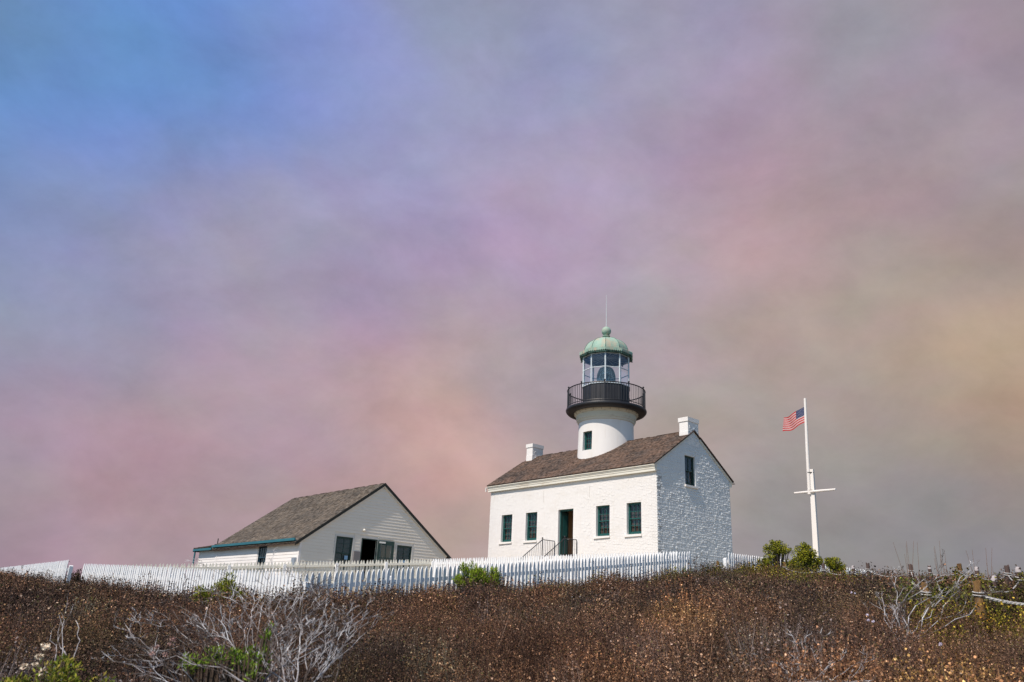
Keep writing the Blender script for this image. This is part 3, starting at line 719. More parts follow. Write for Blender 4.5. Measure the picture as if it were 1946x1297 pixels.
# ---- entrance steps with iron handrails
st = bpy.data.objects.new('entrance_steps', None); COL.objects.link(st); st.parent = Hl; st.location = (0, 0, -HB)
s = MB(); s.box(-7.25, -5.35, -1.05, -.035, HB - .3, 3.36); s.build('landing', 'sill', st)
for k in range(8):
    s = MB(); z1 = 3.36 - .19 * (k + 1); s.box(-7.25, -5.35, -1.05 - .28 * (k + 1), -1.05 - .28 * k - .002, 1.2, z1); s.build('step', 'sill', st)
for x in (-7.15, -5.45):
    s = MB(); zt = 4.27
    s.tube([(x, -.08, zt), (x, -1.0, zt)], .022, 6); s.tube([(x, -1.0, zt), (x, -3.15, zt - 1.55)], .022, 6)
    s.tube([(x, -1.0, 3.36), (x, -1.0, zt + .03)], .028, 6); s.tube([(x, -.08, 3.36), (x, -.08, zt)], .02, 6); s.tube([(x, -3.15, 1.6), (x, -3.15, zt - 1.5)], .028, 6)
    s.sphere((x, -1.0, zt + .08), .045, nu=8, nv=6); s.sphere((x, -3.15, zt - 1.46), .045, nu=8, nv=6)
    s.build('handrail', 'black_iron', st)
    s = MB()
    for q in range(1, 7): s.tube([(x, -.08 - .92 * q / 7, 3.36), (x, -.08 - .92 * q / 7, zt)], .010, 4)
    for q in range(1, 14): s.tube([(x, -1.0 - 2.15 * q / 14, 3.36 - .19 * (2.15 * q / 14) / .28 - .15), (x, -1.0 - 2.15 * q / 14, zt - 1.55 * q / 14)], .010, 4)
    s.build('baluster', 'black_iron', st)

# ================================================================== shed (clapboard outbuilding)
SB = .95
Sh = thing('clapboard_shed', 'low white clapboard outbuilding with weathered grey shingle roof and teal fascia', 'outbuilding', (-9.4333, 38.1375, SB), YAW)
SO = (0, 0, SB); SW, SRC, SRZ, SSL = 8.52, 4.27, 6.36, .735; SLEN = 9.65
def sh_z(y): return SRZ - .10 - SSL * abs(y - SRC)
E1 = (1.86, 2.78, 1.95, 3.49); D1 = (3.26, 4.19, 1.30, 3.53); E3 = (5.38, 6.30, 1.95, 3.385)
gh = [E1, D1, E3]
# inner walls
s = MB()
yc = sorted({0, SRC, SW, *[v for h in gh for v in h[:2]]})
for a, b in zip(yc, yc[1:]):
    h = [q for q in gh if q[0] <= a and b <= q[1]]
    if h:
        h = h[0]; s.prism([(-.14, y, z) for y, z in ((a, SB), (b, SB), (b, h[2]), (a, h[2]))], 0, (.12, 0, 0))
        s.prism([(-.14, y, z) for y, z in ((a, h[3]), (b, h[3]), (b, sh_z(b)), (a, sh_z(a)))], 0, (.12, 0, 0))
    else: s.prism([(-.14, y, z) for y, z in ((a, SB), (b, SB), (b, sh_z(b)), (a, sh_z(a)))], 0, (.12, 0, 0))
s.build('gable_wall', 'clap_bounce', Sh, off=SO)
SWN = (-4.32, -3.44, 1.85, 3.0)
s = MB(); wall_cells(s, -12.0, -.14, SB - .3, 3.06, [SWN], .02, .14); s.build('side_wall', 'clap', Sh, off=SO)
s = MB(); s.box(-9.6, -.14, SW - .14, SW, SB, 3.1); s.prism([(-9.62, y, z) for y, z in ((.14, SB), (SW - .14, SB), (SW - .14, sh_z(SW - .14)), (SRC, sh_z(SRC)), (.14, sh_z(.14)))], 0, (.12, 0, 0)); s.build('rear_wall', 'clap', Sh, off=SO)
s = MB(); s.box(-12.0, -11.88, .14, 5.0, SB - .3, 3.0); s.box(-12.0, -9.62, 4.9, 5.02, SB - .3, 3.0); s.build('lean_to_wall', 'clap', Sh, off=SO)
s = MB(); s.box(-9.4, -.2, .2, SW - .2, 1.2, 1.28); s.box(-3.4, -3.3, .2, SW - .2, 1.3, 3.4); s.build('interior_wall', 'interior_dark', Sh, off=SO)
# clapboards, one object each
ex = .15
def board(parent, x0, x1, z, matn, top=None):
    """board on the side wall (facing -y)"""
    s = MB(); zt = min(z + ex + .012, top or 99)
    s.hexa([(x0, -.018, z), (x1, -.018, z), (x1, .022, z), (x0, .022, z), (x0, -.0015, zt), (x1, -.0015, zt), (x1, .022, zt), (x0, .022, zt)])
    s.build('plank', matn, parent, off=SO)
z = 1.0
while z < 2.98:
    tz = 3.0
    if z + ex > SWN[2] - .07 and z < SWN[3] + .02:
        board(Sh, -11.9, SWN[0] - .07, z, 'clap', tz); board(Sh, SWN[1] + .07, -.09, z, 'clap', tz)
    else: board(Sh, -11.9, -.09, z, 'clap', tz)
    z += ex
def gboard(a, b, z):
    zt = z + ex + .012
    # clip under the rakes
    def lim(zz): d = (SRZ - .17 - zz) / SSL; return SRC - d, SRC + d
    l0, r0 = lim(z); l1, r1 = lim(zt)
    a0, b0 = max(a, l0), min(b, r0); a1, b1 = max(a, l1), min(b, r1)
    if b0 - a0 < .05: return
    if a1 > b1: a1 = b1 = (a1 + b1) / 2
    s = MB()
    s.hexa([(-.022, a0, z), (.021, a0, z), (.021, b0, z), (-.022, b0, z), (-.022, a1, zt), (.0, a1, zt), (.0, b1, zt), (-.022, b1, zt)])
    s.build('plank', 'clap_bounce', Sh, off=SO)
z = 1.0
while z < 6.1:
    segs = [(.09, SW - .09)]
    for h in gh:
        if z + ex > h[2] - .02 and z < h[3] + .06:
            ns = []
            for a, b in segs:
                if h[0] - .09 > a and h[1] + .09 < b: ns += [(a, h[0] - .09), (h[1] + .09, b)]
                else: ns.append((a, b))
            segs = ns
    for a, b in segs: gboard(a, b, z)
    z += ex
# corner boards, casings
s = MB(); s.box(-.09, .022, -.022, .0, SB, 3.06); s.box(.0, .022, .0, .09, SB, 3.12); s.build('corner_board', 'clap', Sh, off=SO)
s = MB(); s.box(.0, .022, SW - .09, SW + .01, SB, 3.16); s.build('corner_board', 'clap_bounce', Sh, off=SO)
s = MB(); s.box(-12.01, -11.9, -.022, .0, SB - .3, 3.0); s.box(-9.5, -9.42, -.024, -.001, SB, 3.02); s.build('corner_board', 'clap', Sh, off=SO)
for h in gh:
    s = MB(); s.box(-.02, .024, h[0] - .085, h[0], h[2], h[3] + .06); s.box(-.02, .024, h[1], h[1] + .085, h[2], h[3] + .06); s.box(-.02, .024, h[0], h[1], h[3], h[3] + .06); s.build('casing', 'trim_grey', Sh, off=SO)
for h in (E1, E3):
    w = sash_window(h[1] - h[0], h[3] - h[2], rec=.01, cols=2, rows=3, mframe='dark_green', parent=Sh, two=True, blind=True, j=.05, st=.03, mt=.011); w.location = (0, h[0], h[2] - SB); w.rotation_euler = (0, 0, math.pi / 2)
s = MB(); s.box(-.022, -.018, 2.42, 2.6, 2.44, 2.62); s.build('notice', 'paper', Sh, off=SO)
for y in (5.55, 5.8):
    s = MB(); s.box(-.022, -.018, y, y + .16, 2.44, 2.66); s.build('notice', 'paper', Sh, off=SO)
w = sash_window(SWN[1] - SWN[0], SWN[3] - SWN[2], rec=.01, cols=3, rows=1, mframe='slate_teal', parent=Sh, two=True, blind=True, j=.05, st=.04, mt=.008); w.location = (SWN[0], 0, SWN[2] - SB)
# open glazed door leaf folded back against the wall
dl = bpy.data.objects.new('door', None); COL.objects.link(dl); dl.parent = Sh; dl.location = (.03, D1[1] + .02, D1[2] - SB); dl.rotation_euler = (0, 0, math.pi / 2 - R(7))
s = MB(); w_, h_ = .90, 2.2
s.box(0, .13, -.04, 0, 0, h_); s.box(w_ - .13, w_, -.04, 0, 0, h_); s.box(.13, w_ - .13, -.04, 0, 0, .9); s.box(.13, w_ - .13, -.04, 0, h_ - .2, h_)
s.box(w_ / 2 - .014, w_ / 2 + .014, -.035, -.005, .9, h_ - .2); s.box(.13, w_ - .13, -.033, -.007, 1.36, 1.39); s.build('door_leaf', 'dark_green', dl)
s = MB(); s.box(.13, w_ - .13, -.022, -.018, .9, h_ - .2); s.build('pane', 'glass', dl)
s = MB(); s.box(.06, .40, -.055, -.041, h_ - .13, h_ - .045); s.build('door_plate', 'white_plate', dl)
s = MB(); s.box(.2, .7, -.013, -.009, .92, 1.98); s.build('door_blind', 'interior', dl)
s = MB(); s.box(-.02, .02, D1[0], D1[0] + .06, D1[2], D1[3]); s.box(-.02, .02, D1[1] - .05, D1[1], D1[2], D1[3]); s.box(-.02, .02, D1[0] + .06, D1[1] - .05, D1[3] - .05, D1[3]); s.build('door_frame', 'dark_green', Sh, off=SO)
s = MB(); s.box(.024, .06, 4.2, 5.12, 3.60, 3.66); s.build('drip_cap', 'trim_grey', Sh, off=SO)
s = MB(); s.box(.02, .10, 2.86, 3.20, 1.9, 2.87); s.build('notice_board', 'grey_box', Sh, off=SO)
s = MB(); s.box(.016, .05, 3.28, 3.36, 3.90, 3.98); s.build('lamp_bracket', 'white_plate', Sh, off=SO)
s = MB(); s.sphere((.10, 3.32, 3.90), .062, nu=12, nv=8); s.build('wall_lamp', 'lamp_glass', Sh, smooth=True, off=SO)
s = MB(); s.box(-.42, -.12, -.13, -.022, 1.9, 2.32); s.build('utility_box', 'steel', Sh, off=SO)
# roof
SOUT = SRC + .28; SOH = .085
deck(Sh, -9.98, SOH - .01, SRC, SRZ - .03, SOUT - .01, SSL, .06, 'roof_deck', SO)
shingles(Sh, -10.0, SOH, SRC, SRZ - .03, SOUT, SSL, -1, 'shingle_grey', SO, 5, base=.02, expo=.12)
shingles(Sh, -10.0, SOH, SRC, SRZ - .03, SOUT, SSL, 1, 'shingle_grey', SO, 6, base=.02, wid=.3, expo=.2)
for sd_ in (-1, 1):
    s = MB(); za = lambda d: SRZ - .03 - SSL * d
    s.prism([(SOH, SRC, za(0) + .045), (SOH, SRC + sd_ * (SOUT + .03), za(SOUT + .03) + .045), (SOH, SRC + sd_ * (SOUT + .03), za(SOUT + .03) - .115), (SOH, SRC, za(0) - .115)][::sd_], 0, (.03, 0, 0)); s.build('rake_board', 'rake', Sh, off=SO)
    s = MB(); s.prism([(.0, SRC, za(0) - .10), (.0, SRC + sd_ * SRC, za(SRC) - .10), (.0, SRC + sd_ * SRC, za(SRC) - .17), (.0, SRC, za(0) - .17)][::sd_], 0, (SOH - .003, 0, 0)); s.build('verge_trim', 'clap_bounce', Sh, off=SO)
s = MB(); s.box(-9.62, .03, -.33, -.27, 3.08, 3.20); s.box(-9.62, .03, -.27, .0, 3.08, 3.11); s.build('fascia', 'teal', Sh, off=SO)
s = MB(); s.box(-12.2, -9.64, -.33, -.27, 2.97, 3.08); s.box(-12.2, -9.64, -.27, .0, 2.97, 3.0); s.box(-12.24, -12.2, -.33, 5.1, 2.93, 3.08); s.build('fascia', 'teal', Sh, off=SO)
s = MB(); s.tube([(-12.1, -.24, 2.97), (-12.1, -.24, SB - .3)], .05, 6); s.build('downpipe', 'teal', Sh, off=SO)
s = MB(); s.prism([(-12.2, y, z) for y, z in ((-.32, 3.085), (-.32, 3.12), (2.6, 3.80), (5.1, 3.12), (5.1, 3.085))][::-1], 0, (2.2, 0, 0)); s.build('lean_to_roof', 'roof_deck', Sh, off=SO)
shingles(Sh, -12.22, -9.98, 2.6, 3.80, 2.93, .233, -1, 'shingle_grey', SO, 8, base=.012, expo=.14, dark=.7)
s = MB(); s.tube([(-11.9, .9, 3.3), (-11.9, .9, 3.78)], .03, 6); s.box(-12.02, -11.78, .78, 1.02, 3.36, 3.45); s.build('vent_pipe', 'rake', Sh, off=SO)

# ================================================================== picket fences
def picket_mesh(h, w=.085, t=.02):
    s = MB(); pts = [(-w / 2, 0), (w / 2, 0), (w / 2, h - .13), (w * .42, h - .085), (w * .26, h - .04), (0, h), (-w * .26, h - .04), (-w * .42, h - .085), (-w / 2, h - .13)]
    s.prism([(x, 0, z) for x, z in pts], 0, (0, t, 0)); return s
PK = {m_: [picket_mesh(1.16 + .004 * k).mesh('picket', m_) for k in range(3)] for m_ in ('picket', 'picket_bounce')}
s = MB(); s.prism([(-.055, 0, 0), (.055, 0, 0), (.055, 0, 1.0), (0, 0, 1.03), (-.055, 0, 1.0)], 0, (0, .11, 0)); PO = s.mesh('fence_post', 'picket')
def fence(label, pts, face=1, pitch=.13, seed=0, post=1.95, rail=(.30, .80), mode='back', pm_='picket', twist=0):
    """pts: list of (x, y, topz). pickets face the right-hand side of the run when face=1. mode 'back': rails hidden behind pickets"""
    r = random.Random(seed); x0, y0, z0 = pts[0]
    th = thing('picket_fence', label, 'fence', (x0, y0, z0 - 1.15), 0, 'white picket fences around the lighthouse grounds')
    for (ax, ay, az_), (bx, by, bz) in zip(pts, pts[1:]):
        dx, dy_ = bx - ax, by - ay; Ld = math.hypot(dx, dy_); a = math.atan2(dy_, dx)
        n = int(round(Ld / pitch)); ux, uy = dx / Ld, dy_ / Ld; nxn, nyn = (uy, -ux)          # right-hand normal
        for k in range(n):
            q = (k + .5) / n; px, py, pz = ax + dx * q, ay + dy_ * q, az_ + (bz - az_) * q
            o = link('picket', PK[pm_][r.randrange(3)], th, (px - x0 + (nxn * .0), py - y0, pz - 1.17 - (z0 - 1.15) + r.uniform(-.004, .004)), a + twist + r.uniform(-.035, .035))
            o.rotation_euler[1] = r.uniform(-.02, .02)
        sg = -1 if mode == 'front' else 1
        off0, off1 = (.022, .062) if sg > 0 else (-.042, -.002)
        for zr in rail:
            s = MB(); c0, c1 = az_ - zr, bz - zr
            P = lambda t_, o_, z_: (ax + dx * t_ - nxn * o_ - x0, ay + dy_ * t_ - nyn * o_ - y0, z_ - (z0 - 1.15))
            s.hexa([P(0, off0, c0 - .045), P(1, off0, c1 - .045), P(1, off1, c1 - .045), P(0, off1, c0 - .045), P(0, off0, c0 + .045), P(1, off0, c1 + .045), P(1, off1, c1 + .045), P(0, off1, c0 + .045)])
            s.build('rail', pm_, th)
        npst = max(1, int(round(Ld / post)))
        for k in range(npst + 1):
            q = k / npst; o_ = .063 if sg > 0 else -.153
            o = link('fence_post', PO, th, (ax + dx * q - nxn * o_ - x0, ay + dy_ * q - nyn * o_ - y0, az_ + (bz - az_) * q - 1.15 - (z0 - 1.15) + (.02 if sg < 0 else -.05)), a)
    return th
KC = (-4.05, 17.02)
fence('long sunlit picket fence left of the near corner, dazzling white above the brush', [(-12.78, 25.36, 1.10), (-8.6, 21.35, .93), (-4.07, 17.0, .75)], seed=1)
fence('blue-shaded picket fence running right from the near corner in front of the lighthouse', [(-4.03, 17.03, .75), (.9, 21.34, 1.50), (5.96, 25.8, 2.32)], seed=2, twist=R(9))
fence('bright picket fence at far left edge, beyond the opening and the dark mound', [(-20.5, 33.6, 1.1), (-13.9, 26.55, 1.24)], seed=3)
fence('bounce-tinted picket fence with rails and posts towards us in front of the shed', [(-14.2, 29.9, 1.30), (-10.58, 32.1, 1.66), (-3.04, 35.87, 2.40)], seed=4, mode='front', rail=(.20, .85), pm_='picket_bounce')
fence('low sunlit picket fence crossing in front of the lighthouse door and steps', [(-3.04, 35.87, 2.40), (5.6, 26.0, 2.33)], seed=5, mode='back', rail=(.20, .85))
fence('short picket fence at the foot of the stone gable running behind the green bushes', [(7.5, 27.1, 2.44), (15.6, 34.2, 2.6)], seed=6, twist=R(9))

# ================================================================== mast with flag
MX, MY = 17.95, 46.66; MB0 = gz(MX, MY)
Mt = thing('flagpole', 'tall white two-part ship style mast with crossarm behind the green bushes', 'flagpole', (MX, MY, MB0))
s = MB()
u = Vector((.79, -.61, 0)); v = Vector((.61, .79, 0))
def sqr(c, hw, z): return [(c[0] - MX + (u.x * a + v.x * b) * hw, c[1] - MY + (u.y * a + v.y * b) * hw, z - MB0) for a, b in ((-1, -1), (1, -1), (1, 1), (-1, 1))]
s.hexa(sqr((17.93, 46.67), .16, MB0) + sqr((18.08, 46.62), .115, 9.20)); s.build('lower_mast', 'post_white', Mt, smooth=False)
s = MB(); s.tube([(17.84 - MX, 46.62 - MY, 7.72 - MB0), (17.92 - MX, 46.62 - MY, 10.5 - MB0), (18.04 - MX, 46.62 - MY, 13.56 - MB0)], [.105, .095, .075], 10); s.build('upper_mast', 'post_white', Mt, smooth=40)
s = MB(); A = Vector((17.22, 47.58 - .25, 7.87)); B = Vector((18.9, 45.64 - .25, 7.87)); ofs = Vector((-MX, -MY, -MB0)); s.tube([A + ofs, (A + B) / 2 + ofs, B + ofs], [.06, .08, .06], 8); s.build('crossarm', 'post_white', Mt)
s = MB()
for zz in (7.95, 9.0): s.tube([(17.80 - MX, 46.55 - MY, zz - MB0), (18.16 - MX, 46.50 - MY, zz - MB0)], .03, 5)
s.build('mast_band', 'rake', Mt)
# flag
Fl = thing('flag', 'red white and blue striped national flag with stars flying from the mast top', 'flag', (17.96, 46.60, 12.16))
T0 = Vector((17.97, 46.60, 13.05)); B0 = Vector((17.955, 46.60, 12.10)); FX = Vector((-1.12, .70, -.0)); fo = Vector((-17.96, -46.60, -12.16))
def fp(uu, vv):
    """uu 0..1 along the fly, vv 0..1 down the hoist"""
    p = T0.lerp(B0, vv) + FX * (uu * .98 + .05 * vv * uu) + Vector((0, 0, -.62 * uu ** .9 + .10 * math.sin(uu * 7 + vv * 1.2) * uu))
    nrm = Vector((.53, .85, 0))
    return p + nrm * (.13 * math.sin(uu * 8.5 + vv * 2.2) * (uu ** .6)) + fo
NU = 36
def flag_part(name, matn, cells, th=.004):
    s = MB(); nrm = Vector((.53, .85, 0)) * th
    for (ua, ub, va, vb) in cells:
        q = [fp(ua, va), fp(ub, va), fp(ub, vb), fp(ua, vb)]; s.prism(q[::-1], 0, nrm)
    return s.build(name, matn, Fl)
for k in range(13):
    u0 = .4 if k < 7 else 0; a, b = k / 13, (k + 1) / 13
    n_ = int((1 - u0) * NU)
    flag_part('stripe', 'red' if k % 2 == 0 else 'white', [(u0 + (1 - u0) * i / n_, u0 + (1 - u0) * (i + 1) / n_, a, b) for i in range(n_)])
flag_part('canton', 'blue', [(.4 * i / 14, .4 * (i + 1) / 14, j * 7 / 13 / 7, (j + 1) * 7 / 13 / 7) for i in range(14) for j in range(7)])
s = MB()
for r_ in range(9):
    for c_ in range(6 if r_ % 2 == 0 else 5):
        uu = .4 * (1 + 2 * c_ + (r_ % 2)) / 12; vv = (7 / 13) * (r_ + 1) / 10
        c0 = fp(uu, vv); du = (fp(uu + .01, vv) - c0).normalized(); dv = (c0 - fp(uu, vv + .01)).normalized(); nn = Vector((.53, .85, 0))
        for side in (-.006, .010):
            b = len(s.v); pts = []
            for q in range(10):
                rr_ = .022 if q % 2 == 0 else .009; a = math.pi / 2 + q * math.pi / 5; s.v.append(tuple(c0 + du * rr_ * math.cos(a) + dv * rr_ * math.sin(a) + nn * side))
            s.face([b + i for i in range(10)])
s.build('star', 'star', Fl)
tag(Fl.children[-1], kind='stuff')

# ================================================================== rope and post path barrier
ropes = []
def post(x, y, top, r_, kind, label, lean=(0, 0), square=False):
    b = gz(x, y) - .1
    th = thing('rope_post', label, 'post', (x, y, b), 0, 'wooden posts of the rope barrier')
    rr_ = random.Random(int(x * 100 + y * 10)); s = MB(); hgt = top - b
    lx, ly = lean; path = [(lx * q * hgt, ly * q * hgt, hgt * q) for q in (0, .4, .8, 1)]
    s.tube(path, [r_ * 1.05, r_, r_ * .98, r_ * .93], 9); jag = len(s.v) - 9
    for k in range(9): v_ = s.v[jag + k]; s.v[jag + k] = (v_[0], v_[1], v_[2] + rr_.uniform(-.03, .02))
    s.build('post_shaft', {'b': 'post_brown', 'o': 'post_orange', 'w': 'post_brown'}[kind], th, smooth=50)
    if kind == 'w':
        s = MB(); s.tube([(lx * hgt * .93, ly * hgt * .93, hgt - .06), (lx * hgt, ly * hgt, hgt), (lx * hgt + .005, ly * hgt, hgt + .02)], [r_ * 1.02, r_ * .9, r_ * .4], 9); s.build('bleached_top', 'post_bleached', th, smooth=50)
    s = MB(); z_ = hgt - .17
    for t_ in (0, .035): s.tube([((r_ + .008) * math.cos(a) + lx * z_, (r_ + .008) * math.sin(a) + ly * z_, z_ + t_ + .01 * math.sin(a)) for a in [k * math.pi / 5 for k in range(11)]], .009, 5)
    s.build('rope_loop', 'rope', th)
    return (x + lx * z_, y + ly * z_, b + z_)
P = {}
P['a'] = post(6.01, 10.39, .72, .053, 'o', 'thick splintered orange lichen-covered post nearest at right, rope sagging from it to the frame edge')
P['b'] = post(7.12, 12.05, .90, .05, 'w', 'leaning brown post with bleached tip just right of the orange post', (.10, -.05))
P['c'] = post(8.01, 12.68, 1.10, .045, 'w', 'brown post with pale rounded cap at the right edge of the picture')
P['d'] = post(8.94, 14.46, 1.30, .045, 'b', 'plain dark post behind the capped post near the right edge')
P['e'] = post(9.54, 16.43, 1.40, .045, 'w', 'pale-capped post standing low between yellow-green growth and the right edge')
P['f'] = post(9.77, 17.45, 1.54, .05, 'o', 'small orange post on the crest among yellow-green growth')
P['g'] = post(9.73, 18.61, 1.57, .04, 'w', 'pale-capped post directly behind the dead grey shrub on the crest')
P['h'] = post(8.94, 17.89, 1.54, .05, 'b', 'dark post wound with rope on the crest under tall dry stalks')
P['i'] = post(8.98, 20.08, 1.70, .045, 'b', 'dark post at the right end of the tiny far picket fence')
P['j'] = post(9.46, 22.06, 1.77, .045, 'w', 'pale-topped post in front of the tiny far picket fence')
P['k'] = post(8.77, 22.34, 1.82, .045, 'b', 'slim dark post in front of the small bush beside the mast foot')
P['l'] = post(8.48, 24.58, 2.0, .045, 'o', 'slim orange-brown post in front of the two rounded bushes')
P['m'] = post(5.95, 11.56, .76, .055, 'o', 'short orange post half hidden behind the dead grey shrub at right')
P['n'] = post(6.9, 26.2, 2.08, .05, 'o', 'short brown stump post at the foot of the stone gable')
P['o'] = post(7.3, 10.2, .74, .05, 'b', 'near post outside the right edge holding the thick rope')
lc = MB(); rr2 = random.Random(9)
for k in range(60):
    t_ = rr2.random(); a = rr2.uniform(0, 6.28); rad = .05 + .05 * t_
    c_ = Vector((6.01 + rad * math.cos(a), 10.37 + rad * math.sin(a), .46 - .24 * t_)); 
    d1 = Vector((rr2.uniform(-1, 1), rr2.uniform(-1, 1), rr2.uniform(-1, 1))).normalized() * .016; d2 = d1.orthogonal().normalized() * .012
    b = len(lc.v); lc.v += [tuple(c_ - d1), tuple(c_ + d2), tuple(c_ + d1), tuple(c_ - d2)]; lc.face((b, b + 1, b + 2, b + 3))
tag(lc.build('dodder_plant', 'lichen'), 'tangle of orange dodder hanging at the foot of the splintered orange post', 'plant')
def rope(a, b, sag, label, r_=.010):
    A, B = Vector(P[a]), Vector(P[b]); n_ = 16
    pts = [A.lerp(B, k / n_) + Vector((0, 0, -sag * 4 * (k / n_) * (1 - k / n_))) for k in range(n_ + 1)]
    o0 = pts[0].copy(); s = MB()
    # laid rope: three twisted strands
    for q in range(3):
        tw_ = []
        for k in range(n_ * 4 + 1):
            t_ = k / (n_ * 4); p = A.lerp(B, t_) + Vector((0, 0, -sag * 4 * t_ * (1 - t_))); ang = t_ * (B - A).length * 42 + q * 2.094
            d_ = (B - A).normalized(); s1 = d_.cross(Vector((0, 0, 1))).normalized(); s2 = s1.cross(d_)
            tw_.append(p + (s1 * math.cos(ang) + s2 * math.sin(ang)) * r_ * .45 - o0)
        s.tube(tw_, r_ * .62, 5)
    tag(s.build('rope', 'rope', loc=o0), label, 'rope', 'white ropes of the path barrier')
rope('a', 'o', .10, 'thick white rope sagging right from the splintered orange post', .021)
rope('b', 'c', .10, 'white rope looping between the leaning bleached post and the capped post')
rope('c', 'd', .07, 'rope hanging from the capped edge post back to the dark post')
rope('d', 'e', .08, 'rope from the dark post towards the low pale-capped post')
rope('e', 'f', .05, 'rope between the low pale-capped post and the small orange crest post')
rope('f', 'g', .05, 'rope on the crest behind the yellow-green growth')
rope('h', 'i', .12, 'rope sagging along the crest left of the tall dry stalks')
rope('i', 'j', .08, 'rope in front of the right end of the tiny far fence')
rope('j', 'k', .08, 'rope right of the slim dark post by the small bush')
rope('k', 'l', .10, 'rope below the rounded green bushes')
rope('m', 'h', .2, 'rope behind the dead grey shrub rising to the crest')

# ================================================================== dead shrubs
def branch_tree(mb, p0, p1, r0, depth, r, spread=.5, seg=9, wig=.10, kids=(3, 5), n=5):
    wig = wig * 1.5
    """a crooked tapering branch from p0 to p1 with side shoots"""
    P0, P1 = Vector(p0), Vector(p1); Lg = (P1 - P0).length
    side = Vector((r.uniform(-1, 1), r.uniform(-1, 1), r.uniform(-.3, .6))); bow = side * Lg * wig
    pts, rad = [], []
    cur = Vector((0, 0, 0))
    for k in range(seg + 1):
        t = k / seg; cur = cur * .75 + Vector((r.gauss(0, 1), r.gauss(0, 1), r.gauss(0, 1))) * Lg * wig * .13
        pts.append(P0.lerp(P1, t) + bow * math.sin(math.pi * t) + cur * math.sin(math.pi * min(1, t * 1.3) * .77)); rad.append(r0 * (1 - .75 * t))
    mb.tube(pts, rad, n if depth > 0 else 3, tint=None)
    if depth <= 0: return
    for _ in range(r.randint(*kids)):
        k = r.randint(2, seg - 1); base = pts[k]; d = (pts[k] - pts[k - 1]).normalized()
        dv = (d + Vector((r.uniform(-1, 1), r.uniform(-1, 1), r.uniform(-.6, 1.0))) * spread * 1.5).normalized()
        Lk = Lg * r.uniform(.22, .5) * (1 - .4 * k / seg)
        branch_tree(mb, base, base + dv * Lk, max(.0022, rad[k] * .6), depth - 1, r, spread, 6, .16, kids, 4)
def dead_shrub(label, base, tips, r0, seed, mats=('dead_wood',), depth=2, kids=(3, 5), spread=.5, jit=1.0):
    bz = gz(base[0], base[1]) - .03
    th = thing('dead_shrub', label, 'dead shrub', (base[0], base[1], bz), 0, 'bleached dead shrubs among the brush')
    r = random.Random(seed); o = Vector((base[0], base[1], bz)); c0 = Vector((base[0], base[1], base[2]))
    for i, t in enumerate(tips):
        mb = MB(); st_ = o + Vector((r.uniform(-.2, .2) * jit, r.uniform(-.1, .1), 0)); mid = c0 + Vector((r.uniform(-.3, .3), r.uniform(-.15, .2), r.uniform(-.1, .06))) * jit
        mb.tube([st_ - o, (st_ + mid) / 2 - o, mid - o], [r0 * 1.2, r0 * 1.1, r0], 6)
        branch_tree(mb, mid - o, Vector(t) - o, r0 * r.uniform(.7, 1), depth, r, spread, kids=kids)
        mb.build('branch', mats[i % len(mats)], th, smooth=60)
    return th
def tips_jitter(tips, extra, seed, amt):
    r = random.Random(seed); out = list(tips)
    for _ in range(extra):
        t = r.choice(tips); out.append((t[0] + r.gauss(0, amt), t[1] + r.gauss(0, amt), t[2] - abs(r.gauss(0, amt * .6))))
    return out
dead_shrub('big tangled silvery dead shrub spreading across the lower left foreground', (-1.45, 6.03, -.62),
    tips_jitter([(-1.79, 6.77, .05), (-1.3, 7.49, .18), (-.96, 6.93, .02), (-1.5, 7.3, .10), (-1.69, 7.82, .29), (-1.73, 7.61, .20), (-2.0, 7.0, .0), (-1.42, 7.26, .13), (-1.01, 6.52, -.05), (-1.33, 6.67, -.06), (-1.15, 7.1, .05), (-1.62, 6.7, .0)], 10, 1, .22),
    .0060, 21, ('dead_wood', 'dark_wood', 'dead_wood'), 3, (3, 5))
dead_shrub('low sprawling grey dead branches leaning left behind the tangled shrub', (-1.75, 6.3, -.58),
    tips_jitter([(-3.03, 7.4, .01), (-2.67, 7.54, .06), (-2.17, 7.28, .11), (-2.51, 6.54, -.15), (-2.67, 7.97, .16), (-2.9, 6.7, -.12), (-2.3, 6.9, -.02), (-2.0, 6.6, -.10), (-2.75, 7.1, -.02)], 9, 2, .16),
    .0054, 22, ('dead_wood', 'dark_wood'), 3, (3, 5))
dead_shrub('fallen dead branches reaching left near the pink flowers at bottom left', (-1.5, 5.6, -.58),
    tips_jitter([(-2.58, 5.64, -.30), (-2.3, 5.11, -.40), (-2.37, 5.51, -.35), (-2.7, 6.0, -.28), (-2.1, 5.3, -.42), (-2.0, 5.9, -.28)], 5, 3, .12), .0045, 23, ('dead_wood', 'dark_wood'), 3, (2, 4))
dead_shrub('pale forked dead shrub at right in front of the rope posts', (4.53, 9.47, -.10),
    tips_jitter([(5.52, 10.09, .82), (5.34, 10.18, .74), (4.96, 10.15, .62), (4.74, 9.92, .60), (5.63, 10.03, .60), (4.85, 9.87, .50), (5.5, 9.43, .50), (4.49, 9.49, .35), (4.41, 10.08, .44)], 6, 4, .12),
    .0085, 24, ('dead_wood', 'dead_wood', 'dark_wood'), 3, (3, 4), .5, jit=.5)
dead_shrub('small pale forked dead twig standing alone at far left', (-3.39, 6.69, -.42), [(-3.65, 7.12, -.04), (-3.6, 6.92, -.12), (-3.48, 6.98, -.14), (-3.62, 7.13, -.05)], .005, 25, ('dead_wood',), 1, (1, 3), .35, jit=.25)
